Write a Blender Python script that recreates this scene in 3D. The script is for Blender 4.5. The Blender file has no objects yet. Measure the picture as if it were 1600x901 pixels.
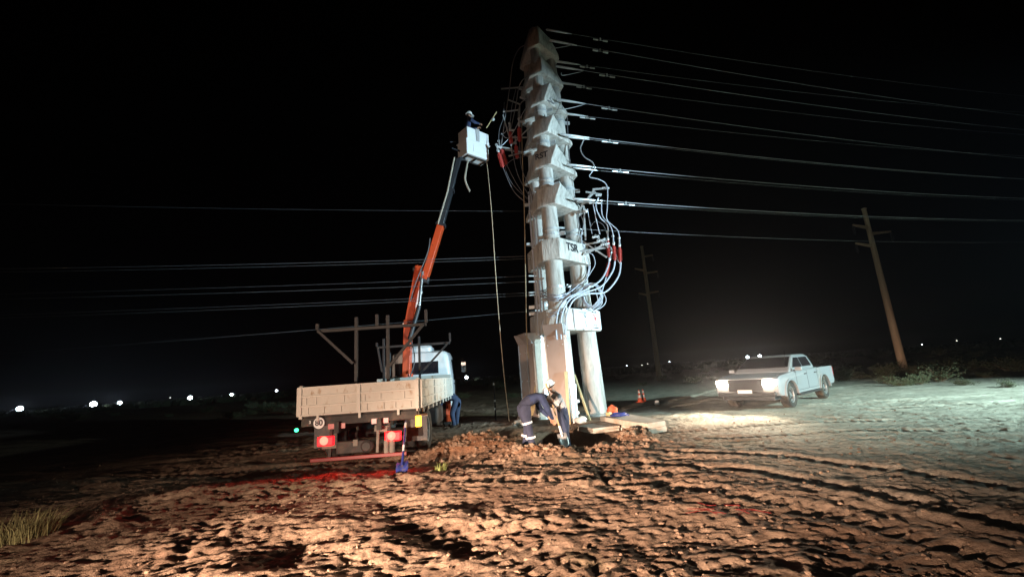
import bpy, bmesh, math, random
import numpy as np
from mathutils import Vector, Matrix, Euler

random.seed(7)
rad = math.radians
scene = bpy.context.scene
COL = scene.collection

# ------------------------------------------------------------------ camera
CAM_H = 1.6
PITCH, ROLL, FPX = rad(11.4), rad(4.06), 661.0
_fw = Vector((0, math.cos(PITCH), math.sin(PITCH)))
_r0 = Vector((1, 0, 0)); _u0 = _r0.cross(_fw)
_rt = _r0 * math.cos(ROLL) - _u0 * math.sin(ROLL)
_up = _r0 * math.sin(ROLL) + _u0 * math.cos(ROLL)
cam_data = bpy.data.cameras.new("camera")
cam_data.sensor_width = 36.0
cam_data.lens = FPX / 1600.0 * 36.0
cam_data.clip_start = 0.05
cam_data.clip_end = 5000
cam = bpy.data.objects.new("camera", cam_data)
COL.objects.link(cam)
m = Matrix.Identity(4)
for i in range(3):
    m[i][0] = _rt[i]; m[i][1] = _up[i]; m[i][2] = -_fw[i]
m[2][3] = CAM_H
cam.matrix_world = m
scene.camera = cam

# ------------------------------------------------------------------ night sky
world = bpy.data.worlds.new("World")
scene.world = world
world.use_nodes = True
wn = world.node_tree.nodes
sky = wn.new("ShaderNodeTexSky")
sky.sky_type = 'NISHITA'
sky.sun_disc = False
sky.sun_elevation = rad(-6.0)
sky.sun_rotation = rad(200)
wn["Background"].inputs[1].default_value = 0.05
world.node_tree.links.new(sky.outputs[0], wn["Background"].inputs[0])

# very dim sun lamp added as moonlight, its source unseen
ml = bpy.data.lights.new("added_moonlight", 'SUN')
ml.energy = 0.002; ml.angle = rad(0.5); ml.color = (0.8, 0.9, 1.0)
mo = bpy.data.objects.new("added_moonlight", ml); COL.objects.link(mo)
mo.rotation_euler = (rad(50), 0, rad(-30))

# headlamps and work lamps of the vehicles parked behind the photographer
def spot(name, loc, target, power, color, size_deg, blend, radius):
    l = bpy.data.lights.new(name, 'SPOT')
    l.energy = power; l.color = color; l.spot_size = rad(size_deg)
    l.spot_blend = blend; l.shadow_soft_size = radius
    o = bpy.data.objects.new(name, l); COL.objects.link(o)
    o.location = loc
    o.rotation_euler = (Vector(target) - Vector(loc)).to_track_quat('-Z', 'Y').to_euler()
    return o

WARM = (1.0, 0.71, 0.52)
def aimed(loc, az, pitch):
    return (loc[0] + math.sin(rad(az)) * math.cos(rad(pitch)), loc[1] + math.cos(rad(az)) * math.cos(rad(pitch)), loc[2] + math.sin(rad(pitch)))
for hx, hy in ((-6.2, -2.2), (-4.9, -3.0)):
    p_ = (hx, hy, 1.05)
    spot("warm_low_beam", p_, aimed(p_, 34, -16), 23000, WARM, 52, 1.0, 0.05)
    p_ = (hx, hy, 0.95)
    spot("warm_side_beam", p_, aimed(p_, 16, -1), 2500, WARM, 72, 0.9, 0.05)
p_ = (17.2, 2.6, 3.0)
spot("cool_work_lamp", p_, aimed(p_, -53.5, 8), 34000, (0.58, 0.86, 1.0), 42, 0.7, 0.10)
p_ = (20.6, 5.2, 4.6)
spot("cool_work_lamp", p_, aimed(p_, -46, -33), 25000, (0.70, 1.0, 0.94), 92, 1.0, 0.12)

scene.view_settings.view_transform = 'Standard'
scene.view_settings.look = 'None'
scene.view_settings.exposure = 0
scene.view_settings.gamma = 1
scene.view_settings.use_curve_mapping = False
scene.cycles.max_bounces = 6
scene.cycles.use_denoising = True
scene.cycles.sample_clamp_indirect = 4

# ------------------------------------------------------------------ helpers
def at(x, y, Y):
    """world point seen at photo pixel (x, y), at depth Y in metres"""
    d = _fw * FPX + _rt * (x - 800) - _up * (y - 450.5)
    return Vector((0, 0, CAM_H)) + d * (Y / d.y)

def on_z(x, y, z):
    d = _fw * FPX + _rt * (x - 800) - _up * (y - 450.5)
    return Vector((0, 0, CAM_H)) + d * ((z - CAM_H) / d.z)

def mat(name, color, rough=0.7, metallic=0.0, var=0.12, scale=6.0, bump=0.0, bscale=40.0,
        spots=None, spot_scale=3.0, spot_lo=0.55, spot_hi=0.7, coat=0.0, stretch=None):
    mt = bpy.data.materials.new(name); mt.use_nodes = True
    nt = mt.node_tree; N = nt.nodes; L = nt.links
    b = N["Principled BSDF"]
    b.inputs["Roughness"].default_value = rough
    b.inputs["Metallic"].default_value = metallic
    b.inputs["Coat Weight"].default_value = coat
    tc = N.new("ShaderNodeTexCoord")
    mp = N.new("ShaderNodeMapping"); L.new(tc.outputs["Object"], mp.inputs[0])
    if stretch: mp.inputs["Scale"].default_value = stretch
    no = N.new("ShaderNodeTexNoise"); no.inputs["Scale"].default_value = scale
    no.inputs["Detail"].default_value = 6
    L.new(mp.outputs[0], no.inputs[0])
    mx = N.new("ShaderNodeMix"); mx.data_type = 'RGBA'
    lo = [max(0, c * (1 - var * 2)) for c in color[:3]] + [1]
    hi = [min(1, c * (1 + var)) for c in color[:3]] + [1]
    mx.inputs[6].default_value = lo; mx.inputs[7].default_value = hi
    L.new(no.outputs[0], mx.inputs[0])
    out = mx.outputs[2]
    if spots:
        n2 = N.new("ShaderNodeTexNoise"); n2.inputs["Scale"].default_value = spot_scale
        n2.inputs["Detail"].default_value = 8; n2.inputs["Roughness"].default_value = 0.65
        L.new(mp.outputs[0], n2.inputs[0])
        mr = N.new("ShaderNodeMapRange"); mr.inputs[1].default_value = spot_lo; mr.inputs[2].default_value = spot_hi
        L.new(n2.outputs[0], mr.inputs[0])
        m2 = N.new("ShaderNodeMix"); m2.data_type = 'RGBA'
        m2.inputs[7].default_value = list(spots) + [1]
        L.new(mr.outputs[0], m2.inputs[0]); L.new(out, m2.inputs[6]); out = m2.outputs[2]
    L.new(out, b.inputs["Base Color"])
    if bump:
        n3 = N.new("ShaderNodeTexNoise"); n3.inputs["Scale"].default_value = bscale; n3.inputs["Detail"].default_value = 5
        L.new(mp.outputs[0], n3.inputs[0])
        bp = N.new("ShaderNodeBump"); bp.inputs["Strength"].default_value = bump; bp.inputs["Distance"].default_value = 0.02
        L.new(n3.outputs[0], bp.inputs["Height"]); L.new(bp.outputs[0], b.inputs["Normal"])
    return mt

def emis(name, color, strength):
    mt = bpy.data.materials.new(name); mt.use_nodes = True
    b = mt.node_tree.nodes["Principled BSDF"]
    b.inputs["Base Color"].default_value = (*color, 1)
    b.inputs["Emission Color"].default_value = (*color, 1)
    b.inputs["Emission Strength"].default_value = strength
    return mt

def glass(name, color, rough=0.05):
    mt = bpy.data.materials.new(name); mt.use_nodes = True
    b = mt.node_tree.nodes["Principled BSDF"]
    b.inputs["Base Color"].default_value = (*color, 1)
    b.inputs["Roughness"].default_value = rough
    b.inputs["Coat Weight"].default_value = 0.4
    return mt

M = dict(
    concrete=mat("concrete", (0.50, 0.49, 0.46), 0.85, var=0.18, scale=3.5, bump=0.45, bscale=30,
                 spots=(0.20, 0.18, 0.155), spot_scale=4.5, spot_lo=0.46, spot_hi=0.72, stretch=(1.6, 1.6, .28)),
    concrete_block=mat("concrete_block", (0.55, 0.53, 0.49), 0.9, var=0.16, scale=7, bump=0.9, bscale=12,
                       spots=(0.21, 0.185, 0.155), spot_scale=4.0, spot_lo=0.46, spot_hi=0.74, stretch=(1.5, 1.5, .4)),
    galv=mat("galvanised_steel", (0.62, 0.64, 0.65), 0.42, 0.55, var=0.12, scale=8, bump=0.05),
    guard=mat("guard_sheet", (0.36, 0.28, 0.24), 0.55, 0.15, var=0.12, scale=2.5, bump=0.08, bscale=12,  # brown of the warm lit fronts put into the colour; sides lighter
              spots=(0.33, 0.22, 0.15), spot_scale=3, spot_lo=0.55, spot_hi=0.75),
    wire=mat("aluminium_wire", (0.27, 0.28, 0.30), 0.55, 0.1, var=0.05),
    dull_wire=mat("dimmed_wire", (0.14, 0.15, 0.16), 0.7, 0.0, var=0.1),  # weak light on the left wires put into a darker wire colour
    cable=mat("grey_cable", (0.42, 0.46, 0.54), 0.5, 0.0, var=0.08),
    dark_cable=mat("dark_cable", (0.10, 0.10, 0.11), 0.6, var=0.1),
    brown_cable=mat("brown_cable", (0.35, 0.28, 0.18), 0.8, var=0.2, scale=30),
    red_polymer=mat("red_polymer", (0.45, 0.06, 0.05), 0.45, var=0.1),
    porcelain=mat("white_porcelain", (0.72, 0.74, 0.76), 0.25, var=0.05),
    sign_white=mat("sign_white", (0.80, 0.80, 0.80), 0.5, var=0.04),
    shaded_white=mat("shaded_white", (0.24, 0.21, 0.18), 0.8, var=0.25, scale=8),  # white darkened in its colour for the shade under the truck
    sign_grey=mat("sign_grey", (0.55, 0.57, 0.62), 0.5, var=0.05),
    ink=mat("black_ink", (0.02, 0.02, 0.025), 0.7, var=0.1),
    red_ink=mat("red_ink", (0.6, 0.02, 0.02), 0.6, var=0.05),
    wood_pole=mat("pole_concrete", (0.60, 0.44, 0.30), 0.9, var=0.2, scale=4, bump=0.3, stretch=(3, 3, 0.3)),  # tan brightened in itself, standing for warm lamplight too weak at the poles
    soil=None,
    truck_white=mat("worn_white_boards", (0.58, 0.54, 0.48), 0.62, var=0.10, scale=2.5, bump=0.1, bscale=25,
                    spots=(0.30, 0.18, 0.09), spot_scale=5.5, spot_lo=0.57, spot_hi=0.69, stretch=(1, 1, 0.45)),
    truck_frame=mat("worn_white_frame", (0.62, 0.58, 0.52), 0.6, var=0.08, scale=4,
                    spots=(0.30, 0.20, 0.12), spot_scale=7, spot_lo=0.63, spot_hi=0.74),
    cab_white=mat("cab_paint", (0.72, 0.74, 0.76), 0.3, var=0.04, coat=0.5, spots=(0.55, 0.53, 0.5), spot_scale=2, spot_lo=0.55, spot_hi=0.8),
    chassis=mat("chassis_black", (0.035, 0.03, 0.028), 0.7, var=0.3, scale=6, spots=(0.14, 0.10, 0.07), spot_scale=3, spot_lo=0.5, spot_hi=0.8),
    rack=mat("rack_paint", (0.016, 0.016, 0.018), 0.6, 0.0, var=0.25, scale=12, spots=(0.03, 0.025, 0.02), spot_scale=9, spot_lo=0.58, spot_hi=0.7),
    rubber=mat("rubber", (0.03, 0.029, 0.028), 0.85, var=0.2, spots=(0.18, 0.14, 0.1), spot_scale=4, spot_lo=0.48, spot_hi=0.72),
    mudflap=mat("mudflap_rubber", (0.10, 0.10, 0.105), 0.7, var=0.2, spots=(0.25, 0.2, 0.15), spot_scale=4, spot_lo=0.5, spot_hi=0.75),
    rim=mat("steel_rim", (0.28, 0.29, 0.30), 0.45, 0.4, var=0.1),
    boom_red=mat("boom_red", (0.62, 0.075, 0.02), 0.42, var=0.12, scale=4, coat=0.2, spots=(0.25, 0.05, 0.02), spot_scale=5, spot_lo=0.6, spot_hi=0.75),
    boom_dark=mat("boom_dark", (0.035, 0.038, 0.045), 0.4, 0.2, var=0.15),
    chrome=mat("chrome_rod", (0.8, 0.8, 0.82), 0.2, 0.9, var=0.04),
    hose=mat("hydraulic_hose", (0.45, 0.40, 0.32), 0.6, var=0.15),
    fibreglass=mat("white_fibreglass", (0.78, 0.79, 0.80), 0.4, var=0.05, scale=3),
    rope=mat("rope", (0.55, 0.47, 0.34), 0.9, var=0.2, scale=40),
    navy=mat("navy_cloth", (0.025, 0.04, 0.10), 0.9, var=0.25, scale=12, bump=0.8, bscale=14),
    trousers=mat("trouser_cloth", (0.03, 0.036, 0.07), 0.9, var=0.25, scale=12, bump=0.8, bscale=14),
    denim=mat("denim", (0.035, 0.05, 0.10), 0.9, var=0.2, scale=14, bump=0.3, bscale=25),
    grey_cloth=mat("grey_shirt", (0.42, 0.41, 0.42), 0.9, var=0.25, scale=18, bump=0.3, bscale=25),
    skin=mat("skin", (0.42, 0.22, 0.14), 0.55, var=0.08),
    boot=mat("boot_leather", (0.05, 0.035, 0.025), 0.7, var=0.2),
    helmet=mat("white_helmet", (0.80, 0.80, 0.78), 0.3, var=0.03),
    reflect=mat("reflective_tape", (0.80, 0.82, 0.85), 0.35, 0.2, var=0.05),
    hair=mat("dark_hair", (0.02, 0.015, 0.012), 0.7, var=0.2),
    wood=mat("timber", (0.42, 0.30, 0.16), 0.75, var=0.2, scale=8, stretch=(1, 1, 0.2)),
    yellow_wood=mat("yellow_pole", (0.46, 0.36, 0.19), 0.7, var=0.15, scale=6),
    slab=mat("slab", (0.45, 0.40, 0.34), 0.9, var=0.15, scale=5, bump=0.3, bscale=30, spots=(0.35, 0.22, 0.14), spot_scale=3, spot_lo=0.5, spot_hi=0.75),
    steel_blade=mat("steel_blade", (0.55, 0.55, 0.56), 0.45, 0.6, var=0.2, spots=(0.3, 0.2, 0.14), spot_scale=9),
    blue_plastic=mat("blue_paint", (0.02, 0.035, 0.20), 0.55, var=0.2, spots=(.10, .08, .07), spot_scale=9),
    cone_orange=mat("cone_orange", (0.75, 0.12, 0.05), 0.55, var=0.1),
    pickup_paint=mat("pickup_paint", (0.30, 0.32, 0.35), 0.35, var=0.03, coat=0.6, spots=(0.28, 0.26, 0.23), spot_scale=1.5, spot_lo=0.55, spot_hi=0.85),
    pickup_black=mat("pickup_trim", (0.03, 0.03, 0.032), 0.5, var=0.2),
    glass=glass("dark_glass", (0.012, 0.012, 0.016)),
    tail=emis("tail_lamp", (1.0, 0.045, 0.03), 12),
    tail_dim=emis("tail_lens", (1.0, 0.006, 0.010), 4.0),
    green_lamp=emis("green_lamp", (0.05, 1.0, 0.35), 5),
    amber=emis("amber_lamp", (1.0, 0.42, 0.03), 3.5),
    head=emis("head_lamp", (1.0, 0.80, 0.58), 60),
    far_lamp=emis("far_lamp", (0.80, 0.92, 1.0), 40),
    far_warm=emis("far_lamp_soft", (1.0, 0.95, 0.85), 4),
    red_paint=mat("red_paint", (0.22, 0.012, 0.012), 0.5, var=0.15),
    red_lens=mat("red_reflector", (0.45, 0.02, 0.02), 0.3, var=0.1),
    rag=mat("orange_cloth", (0.65, 0.13, 0.05), 0.9, var=0.3, scale=20),
    grass=mat("dry_grass", (0.22, 0.21, 0.09), 0.8, var=0.3, scale=3),
    weed=mat("weed_leaves", (0.20, 0.24, 0.07), 0.7, var=0.3, scale=8),
    shrub=mat("shrub_leaves", (0.085, 0.105, 0.055), 0.8, var=0.3, scale=4),
    twig=mat("twigs", (0.16, 0.12, 0.08), 0.9, var=0.2),
)

class MB:
    """collects shapes, then links them as one mesh object"""
    def __init__(s): s.v = []; s.f = []
    def add(s, vs, fs, M4=None):
        o = len(s.v)
        s.v += [M4 @ Vector(p) if M4 is not None else Vector(p) for p in vs]
        s.f += [tuple(i + o for i in f) for f in fs]
        return s
    def box(s, c, size, rot=None, taper=1.0):
        hx, hy, hz = (d / 2 for d in size)
        vs = []
        for z, k in ((-hz, 1.0), (hz, taper)):
            vs += [(-hx * k, -hy * k, z), (hx * k, -hy * k, z), (hx * k, hy * k, z), (-hx * k, hy * k, z)]
        fs = [(3, 2, 1, 0), (4, 5, 6, 7), (0, 1, 5, 4), (1, 2, 6, 5), (2, 3, 7, 6), (3, 0, 4, 7)]
        M4 = Matrix.Translation(Vector(c))
        if rot is not None:
            M4 = M4 @ (rot if isinstance(rot, Matrix) else Euler(rot).to_matrix().to_4x4())
        return s.add(vs, fs, M4)
    def bar(s, a, b, w, h=None, up=(0, 0, 1), taper=1.0):
        a = Vector(a); b = Vector(b); h = h or w
        d = (b - a); L = d.length; d.normalize()
        u = Vector(up)
        if abs(d.dot(u)) > 0.98: u = Vector((1, 0, 0))
        x = d.cross(u).normalized(); y = x.cross(d).normalized()
        R = Matrix((x, y, d)).transposed().to_4x4()
        return s.box((a + b) / 2, (w, h, L), R, taper)
    def tube(s, pts, r, n=8, cap=True):
        pts = [Vector(p) for p in pts]
        rs = r if isinstance(r, (list, tuple)) else [r] * len(pts)
        o = len(s.v); x = None
        for i, p in enumerate(pts):
            t = (pts[min(i + 1, len(pts) - 1)] - pts[max(i - 1, 0)]).normalized()
            if x is None:
                u = Vector((0, 0, 1)) if abs(t.z) < 0.9 else Vector((1, 0, 0))
                x = t.cross(u).normalized()
            else:
                x = (x - t * x.dot(t)).normalized()
            y = t.cross(x)
            for k in range(n):
                a = 2 * math.pi * k / n
                s.v.append(p + (x * math.cos(a) + y * math.sin(a)) * rs[i])
        for i in range(len(pts) - 1):
            for k in range(n):
                k2 = (k + 1) % n
                s.f.append((o + i * n + k, o + i * n + k2, o + (i + 1) * n + k2, o + (i + 1) * n + k))
        if cap:
            s.f.append(tuple(o + k for k in range(n))[::-1])
            s.f.append(tuple(o + (len(pts) - 1) * n + k for k in range(n)))
        return s
    def lathe(s, prof, M4=None, n=16, cap=True):
        o = len(s.v); vs = []; fs = []
        for r, z in prof:
            for k in range(n):
                a = 2 * math.pi * k / n
                vs.append((r * math.cos(a), r * math.sin(a), z))
        for i in range(len(prof) - 1):
            for k in range(n):
                k2 = (k + 1) % n
                fs.append((i * n + k, i * n + k2, (i + 1) * n + k2, (i + 1) * n + k))
        if cap:
            fs.append(tuple(range(n))[::-1]); fs.append(tuple((len(prof) - 1) * n + k for k in range(n)))
        return s.add(vs, fs, M4)
    def loft(s, rings, cap=True):
        n = len(rings[0]); o = len(s.v)
        for r in rings: s.v += [Vector(p) for p in r]
        for i in range(len(rings) - 1):
            for k in range(n):
                k2 = (k + 1) % n
                s.f.append((o + i * n + k, o + i * n + k2, o + (i + 1) * n + k2, o + (i + 1) * n + k))
        if cap:
            s.f.append(tuple(o + k for k in range(n))[::-1])
            s.f.append(tuple(o + (len(rings) - 1) * n + k for k in range(n)))
        return s
    def prism_x(s, poly, x0, x1):
        """polygon in (y, z), extruded along x"""
        return s.loft([[(x0, y, z) for y, z in poly], [(x1, y, z) for y, z in poly]])
    def build(s, name, material, parent=None, world=False, smooth=False, bevel=0.0, segs=2, recalc=True):
        vs = s.v
        if parent is not None and world:
            inv = ROOTM[parent.name].inverted()
            vs = [inv @ v for v in vs]
        me = bpy.data.meshes.new(name)
        me.from_pydata([tuple(v) for v in vs], [], s.f)
        if recalc:
            bm = bmesh.new(); bm.from_mesh(me)
            bmesh.ops.recalc_face_normals(bm, faces=bm.faces)
            bm.to_mesh(me); bm.free()
        o = bpy.data.objects.new(name, me)
        COL.objects.link(o)
        if material is not None: me.materials.append(M[material] if isinstance(material, str) else material)
        if parent is not None:
            o.parent = parent
            ROOTM[o.name] = ROOTM.get(parent.name, Matrix.Identity(4))
        if smooth:
            me.shade_smooth()
            if hasattr(me, "set_sharp_from_angle"): me.set_sharp_from_angle(angle=rad(40))
        if bevel:
            b = o.modifiers.new("bevel", 'BEVEL'); b.width = bevel; b.segments = segs; b.limit_method = 'ANGLE'; b.angle_limit = rad(35)
            me.shade_smooth()
            if hasattr(me, "set_sharp_from_angle"): me.set_sharp_from_angle(angle=rad(60))
        return o

ROOTM = {}
def tag(o, label, cat, group=None):
    o["label"] = label; o["category"] = cat
    if group: o["group"] = group
    return o
def thing(name, label, cat, loc=(0, 0, 0), rz=0.0, group=None):
    o = bpy.data.objects.new(name, None); COL.objects.link(o)
    o.empty_display_size = 0.2
    o.location = loc; o.rotation_euler = (0, 0, rz)
    ROOTM[o.name] = Matrix.Translation(Vector(loc)) @ Euler((0, 0, rz)).to_matrix().to_4x4()
    return tag(o, label, cat, group)
def spline(pts, sub=6):
    P = [Vector(p) for p in pts]; out = []
    for i in range(len(P) - 1):
        p0 = P[max(i - 1, 0)]; p1 = P[i]; p2 = P[i + 1]; p3 = P[min(i + 2, len(P) - 1)]
        for k in range(sub):
            t = k / sub
            out.append(0.5 * ((2 * p1) + (p2 - p0) * t + (2 * p0 - 5 * p1 + 4 * p2 - p3) * t * t + (3 * p1 - p0 - 3 * p2 + p3) * t ** 3))
    out.append(P[-1]); return out
def frame(origin, normal, up=(0, 0, 1)):
    n = Vector(normal).normalized(); r = Vector(up).cross(n).normalized(); u = n.cross(r)
    R = Matrix((r, u, n)).transposed().to_4x4()
    return Matrix.Translation(Vector(origin)) @ R
def lettering(name, body, size, M4, material, parent, world=True, extrude=0.003):
    c = bpy.data.curves.new(name, 'FONT'); c.body = body; c.size = size; c.extrude = extrude
    c.align_x = 'CENTER'; c.align_y = 'CENTER'; c.offset = size * 0.022
    t = bpy.data.objects.new(name + "_curve", c); COL.objects.link(t)
    dg = bpy.context.evaluated_depsgraph_get()
    me = bpy.data.meshes.new_from_object(t.evaluated_get(dg))
    bpy.data.objects.remove(t)
    K = (ROOTM[parent.name].inverted() @ M4) if world else M4
    me.transform(K)
    me.materials.clear(); me.materials.append(M[material])
    o = bpy.data.objects.new(name, me); COL.objects.link(o); o.parent = parent
    ROOTM[o.name] = ROOTM[parent.name]
    return o

# ------------------------------------------------------------------ ground
_rng = np.random.default_rng(3)
_tab = _rng.random((256, 256)).astype(np.float32) * 2 - 1
def vnoise(x, y):
    xi = np.floor(x).astype(int); yi = np.floor(y).astype(int)
    fx = x - xi; fy = y - yi
    u = fx * fx * (3 - 2 * fx); v = fy * fy * (3 - 2 * fy)
    a = _tab[xi & 255, yi & 255]; b = _tab[(xi + 1) & 255, yi & 255]
    c = _tab[xi & 255, (yi + 1) & 255]; d = _tab[(xi + 1) & 255, (yi + 1) & 255]
    return (a * (1 - u) + b * u) * (1 - v) + (c * (1 - u) + d * u) * v
def fbm(x, y, o=3):
    s = 0; a = 1.0; t = 0
    for k in range(o):
        s = s + a * vnoise(x * 2 ** k + 17.3 * k, y * 2 ** k - 9.1 * k); t += a; a *= 0.5
    return s / t
def sstep(a, b, x):
    t = np.clip((x - a) / (b - a), 0, 1); return t * t * (3 - 2 * t)
def gauss(x, y, cx, cy, sx, sy, rot=0.0):
    c, s = math.cos(rot), math.sin(rot)
    dx = (x - cx) * c + (y - cy) * s; dy = -(x - cx) * s + (y - cy) * c
    return np.exp(-(dx / sx) ** 2 - (dy / sy) ** 2)

def poly_dist(x, y, pts):
    best = np.full(x.shape, 1e9); along = np.zeros(x.shape); acc = 0.0
    for (ax, ay), (bx, by) in zip(pts[:-1], pts[1:]):
        dx, dy = bx - ax, by - ay; L = math.hypot(dx, dy)
        t = np.clip(((x - ax) * dx + (y - ay) * dy) / (L * L), 0, 1)
        d = np.hypot(x - ax - t * dx, y - ay - t * dy)
        k = d < best
        best = np.where(k, d, best); along = np.where(k, acc + t * L, along); acc += L
    return best, along

TRACKS = [   # (points, half width, depth)
    ([(0.2, 8.0), (2.0, 7.6), (3.4, 6.5), (3.95, 5.2), (4.5, 3.6)], 0.15, 0.042),
    ([(0.6, 9.0), (2.4, 8.6), (4.2, 7.3), (5.2, 5.6), (5.9, 3.8)], 0.15, 0.042),
    ([(-0.6, 7.0), (1.2, 6.6), (2.5, 5.7), (3.2, 4.6), (3.7, 3.0)], 0.15, 0.022),
    ([(4.0, 9.5), (6.5, 9.2), (9.0, 8.0), (12, 6.6)], 0.15, 0.03),
    ([(3.2, 10.6), (6.5, 10.6), (9.6, 9.6), (13, 8.4)], 0.15, 0.03),
    ([(-2.35, 10.3), (-2.4, 9.0), (-2.2, 7.0), (-1.2, 5.2), (0.8, 3.4)], 0.24, 0.014),
    ([(-4.2, 10.3), (-4.3, 9.0), (-4.2, 6.6), (-3.4, 4.6), (-1.6, 2.6)], 0.24, 0.014),
    ([(-12, 8.6), (-7, 9.4), (-4.8, 9.8), (-1.0, 9.3)], 0.22, 0.05),
    ([(-14, 10.6), (-8, 11.4), (-5, 12.2)], 0.22, 0.06),
    ([(3.4, 15.5), (7, 19), (11, 24), (20, 33)], 0.2, 0.06),
    ([(4.6, 14.9), (8.4, 18.4), (12.6, 23), (22, 32)], 0.2, 0.06),
    ([(11.4, 17.6), (15, 19.6), (22, 22)], 0.2, 0.05),
    ([(10.4, 19.0), (15, 21.4), (22, 24)], 0.2, 0.05),
    ([(9.0, 13.5), (14, 13.2), (20, 12)], 0.2, 0.05),
    ([(9.6, 11.8), (14, 11.4), (20, 10)], 0.2, 0.05),
]
PIT = (1.15, 10.65, 1.15, 1.40)

def ground_height(x, y, detail=True):
    x = np.asarray(x, float); y = np.asarray(y, float)
    d = np.hypot(x, y)
    h = 0.05 * fbm(x * 0.22, y * 0.22, 3)
    h = h + 0.25 * fbm(x * 0.03 + 5, y * 0.03, 2) * sstep(25, 90, d)
    near = 1 - sstep(14, 34, d)
    mid = 1 - sstep(30, 90, d)
    # churned, trodden soil
    churn = 0.55 + 0.75 * fbm(x * 0.55 + 3, y * 0.8 + 8, 2)
    smoothside = 1 - 0.5 * sstep(1.0, 7.0, x + 0.25 * y - 1.0)
    wx = x + 0.12 * vnoise(x * 2.3, y * 2.3); wy = y + 0.12 * vnoise(x * 2.3 + 50, y * 2.3 + 7)
    b = np.abs(fbm(wx * 1.6 + 40, wy * 2.1, 3))
    amp = np.clip(churn * 1.5 - 0.25, 0.08, 1.2)
    h = h + mid * smoothside * 0.085 * (0.28 - b) * amp
    h = h + mid * 0.04 * fbm(x * 1.1 + 9, y * 2.0, 2) * smoothside
    if detail:
        b2 = np.abs(fbm(wx * 4.1 + 4, wy * 4.9 + 3, 3))
        h = h + near * smoothside * 0.068 * (0.28 - b2) * np.clip(amp + .1, .22, 1.2)
        b3 = np.abs(fbm(x * 9.5, y * 10.5 + 3, 2))
        h = h + near * smoothside * 0.034 * (0.3 - b3) * np.clip(amp + .2, .35, 1.2)
        h = h + near * 0.014 * fbm(x * 15, y * 17, 2)
    # tyre tracks
    for pts, hw, dep in TRACKS:
        q, al = poly_dist(x, y, pts)
        prof = -dep * (1 - sstep(hw * 0.6, hw * 1.25, q)) + dep * 0.55 * np.exp(-((q - hw * 1.6) / (hw * 0.5)) ** 2)
        lug = 0.016 * np.sin(al * 36 + np.where(q > 0, 1, 1) * 2.0) * (1 - sstep(hw * 0.6, hw, q)) * near
        h = h + prof * np.clip(0.75 + 0.4 * vnoise(al * 1.1 + dep * 900, al * .3), 0.2, 1.2) + lug
    # low ridge before the truck and the trough the truck stands in
    h = h + 0.05 * np.exp(-((y - 7.75 - 0.05 * x) / 0.40) ** 2) * sstep(-7.5, -5.5, x) * (1 - sstep(-1.5, -0.4, x))
    h = h - 0.06 * np.exp(-((y - 9.0) / 0.8) ** 2) * sstep(-7.5, -5.5, x) * (1 - sstep(-1.6, -0.8, x))
    # hollow and hump close to the camera
    h = h + 0.09 * gauss(x, y, -1.75, 4.75, 0.42, 0.36, 0.4) - 0.06 * gauss(x, y, -0.7, 4.85, 0.55, 0.45, 0.2)
    h = h + 0.07 * gauss(x, y, -2.6, 4.0, 0.7, 0.4) - 0.05 * gauss(x, y, 1.0, 4.2, 0.6, 0.4)
    # spoil heaps round the pit
    rough = 1 + 0.55 * fbm(x * 2.6 + 2, y * 2.6, 3)
    heap = 0.27 * gauss(x, y, -0.85, 10.1, 0.75, 0.65) + 0.17 * gauss(x, y, -1.6, 10.0, 0.6, 0.5)
    heap = heap + 0.17 * gauss(x, y, 0.25, 8.75, 0.8, 0.30) + 0.05 * gauss(x, y, 1.6, 9.0, 0.7, 0.28)
    heap = heap + 0.20 * gauss(x, y, 2.45, 10.0, 0.40, 0.75, -0.3) + 0.13 * gauss(x, y, -0.25, 11.8, 0.35, 0.9)
    h = h + heap * rough
    # pit
    px, py, rx, ry = PIT
    e = np.hypot((x - px) / rx, (y - py) / ry) + 0.10 * fbm(x * 1.7, y * 1.7 + 31, 2)
    k = 1 - sstep(0.78, 1.06, e)
    floor = -0.62 + 0.08 * fbm(x * 3, y * 3, 2)
    h = h * (1 - k) + floor * k
    dug = np.clip(np.maximum(k, np.minimum(1, heap * 6.5)), 0, 1)
    # level the pad under the tower and slabs
    pad = (1 - sstep(1.0, 2.0, np.hypot((x - 2.2) / 1.3, (y - 14.4) / 1.5))) * (1 - k)
    h = h * (1 - pad * 0.8)
    return h, dug

def gz(x, y):
    return float(ground_height(np.array([x]), np.array([y]))[0][0])

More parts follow.
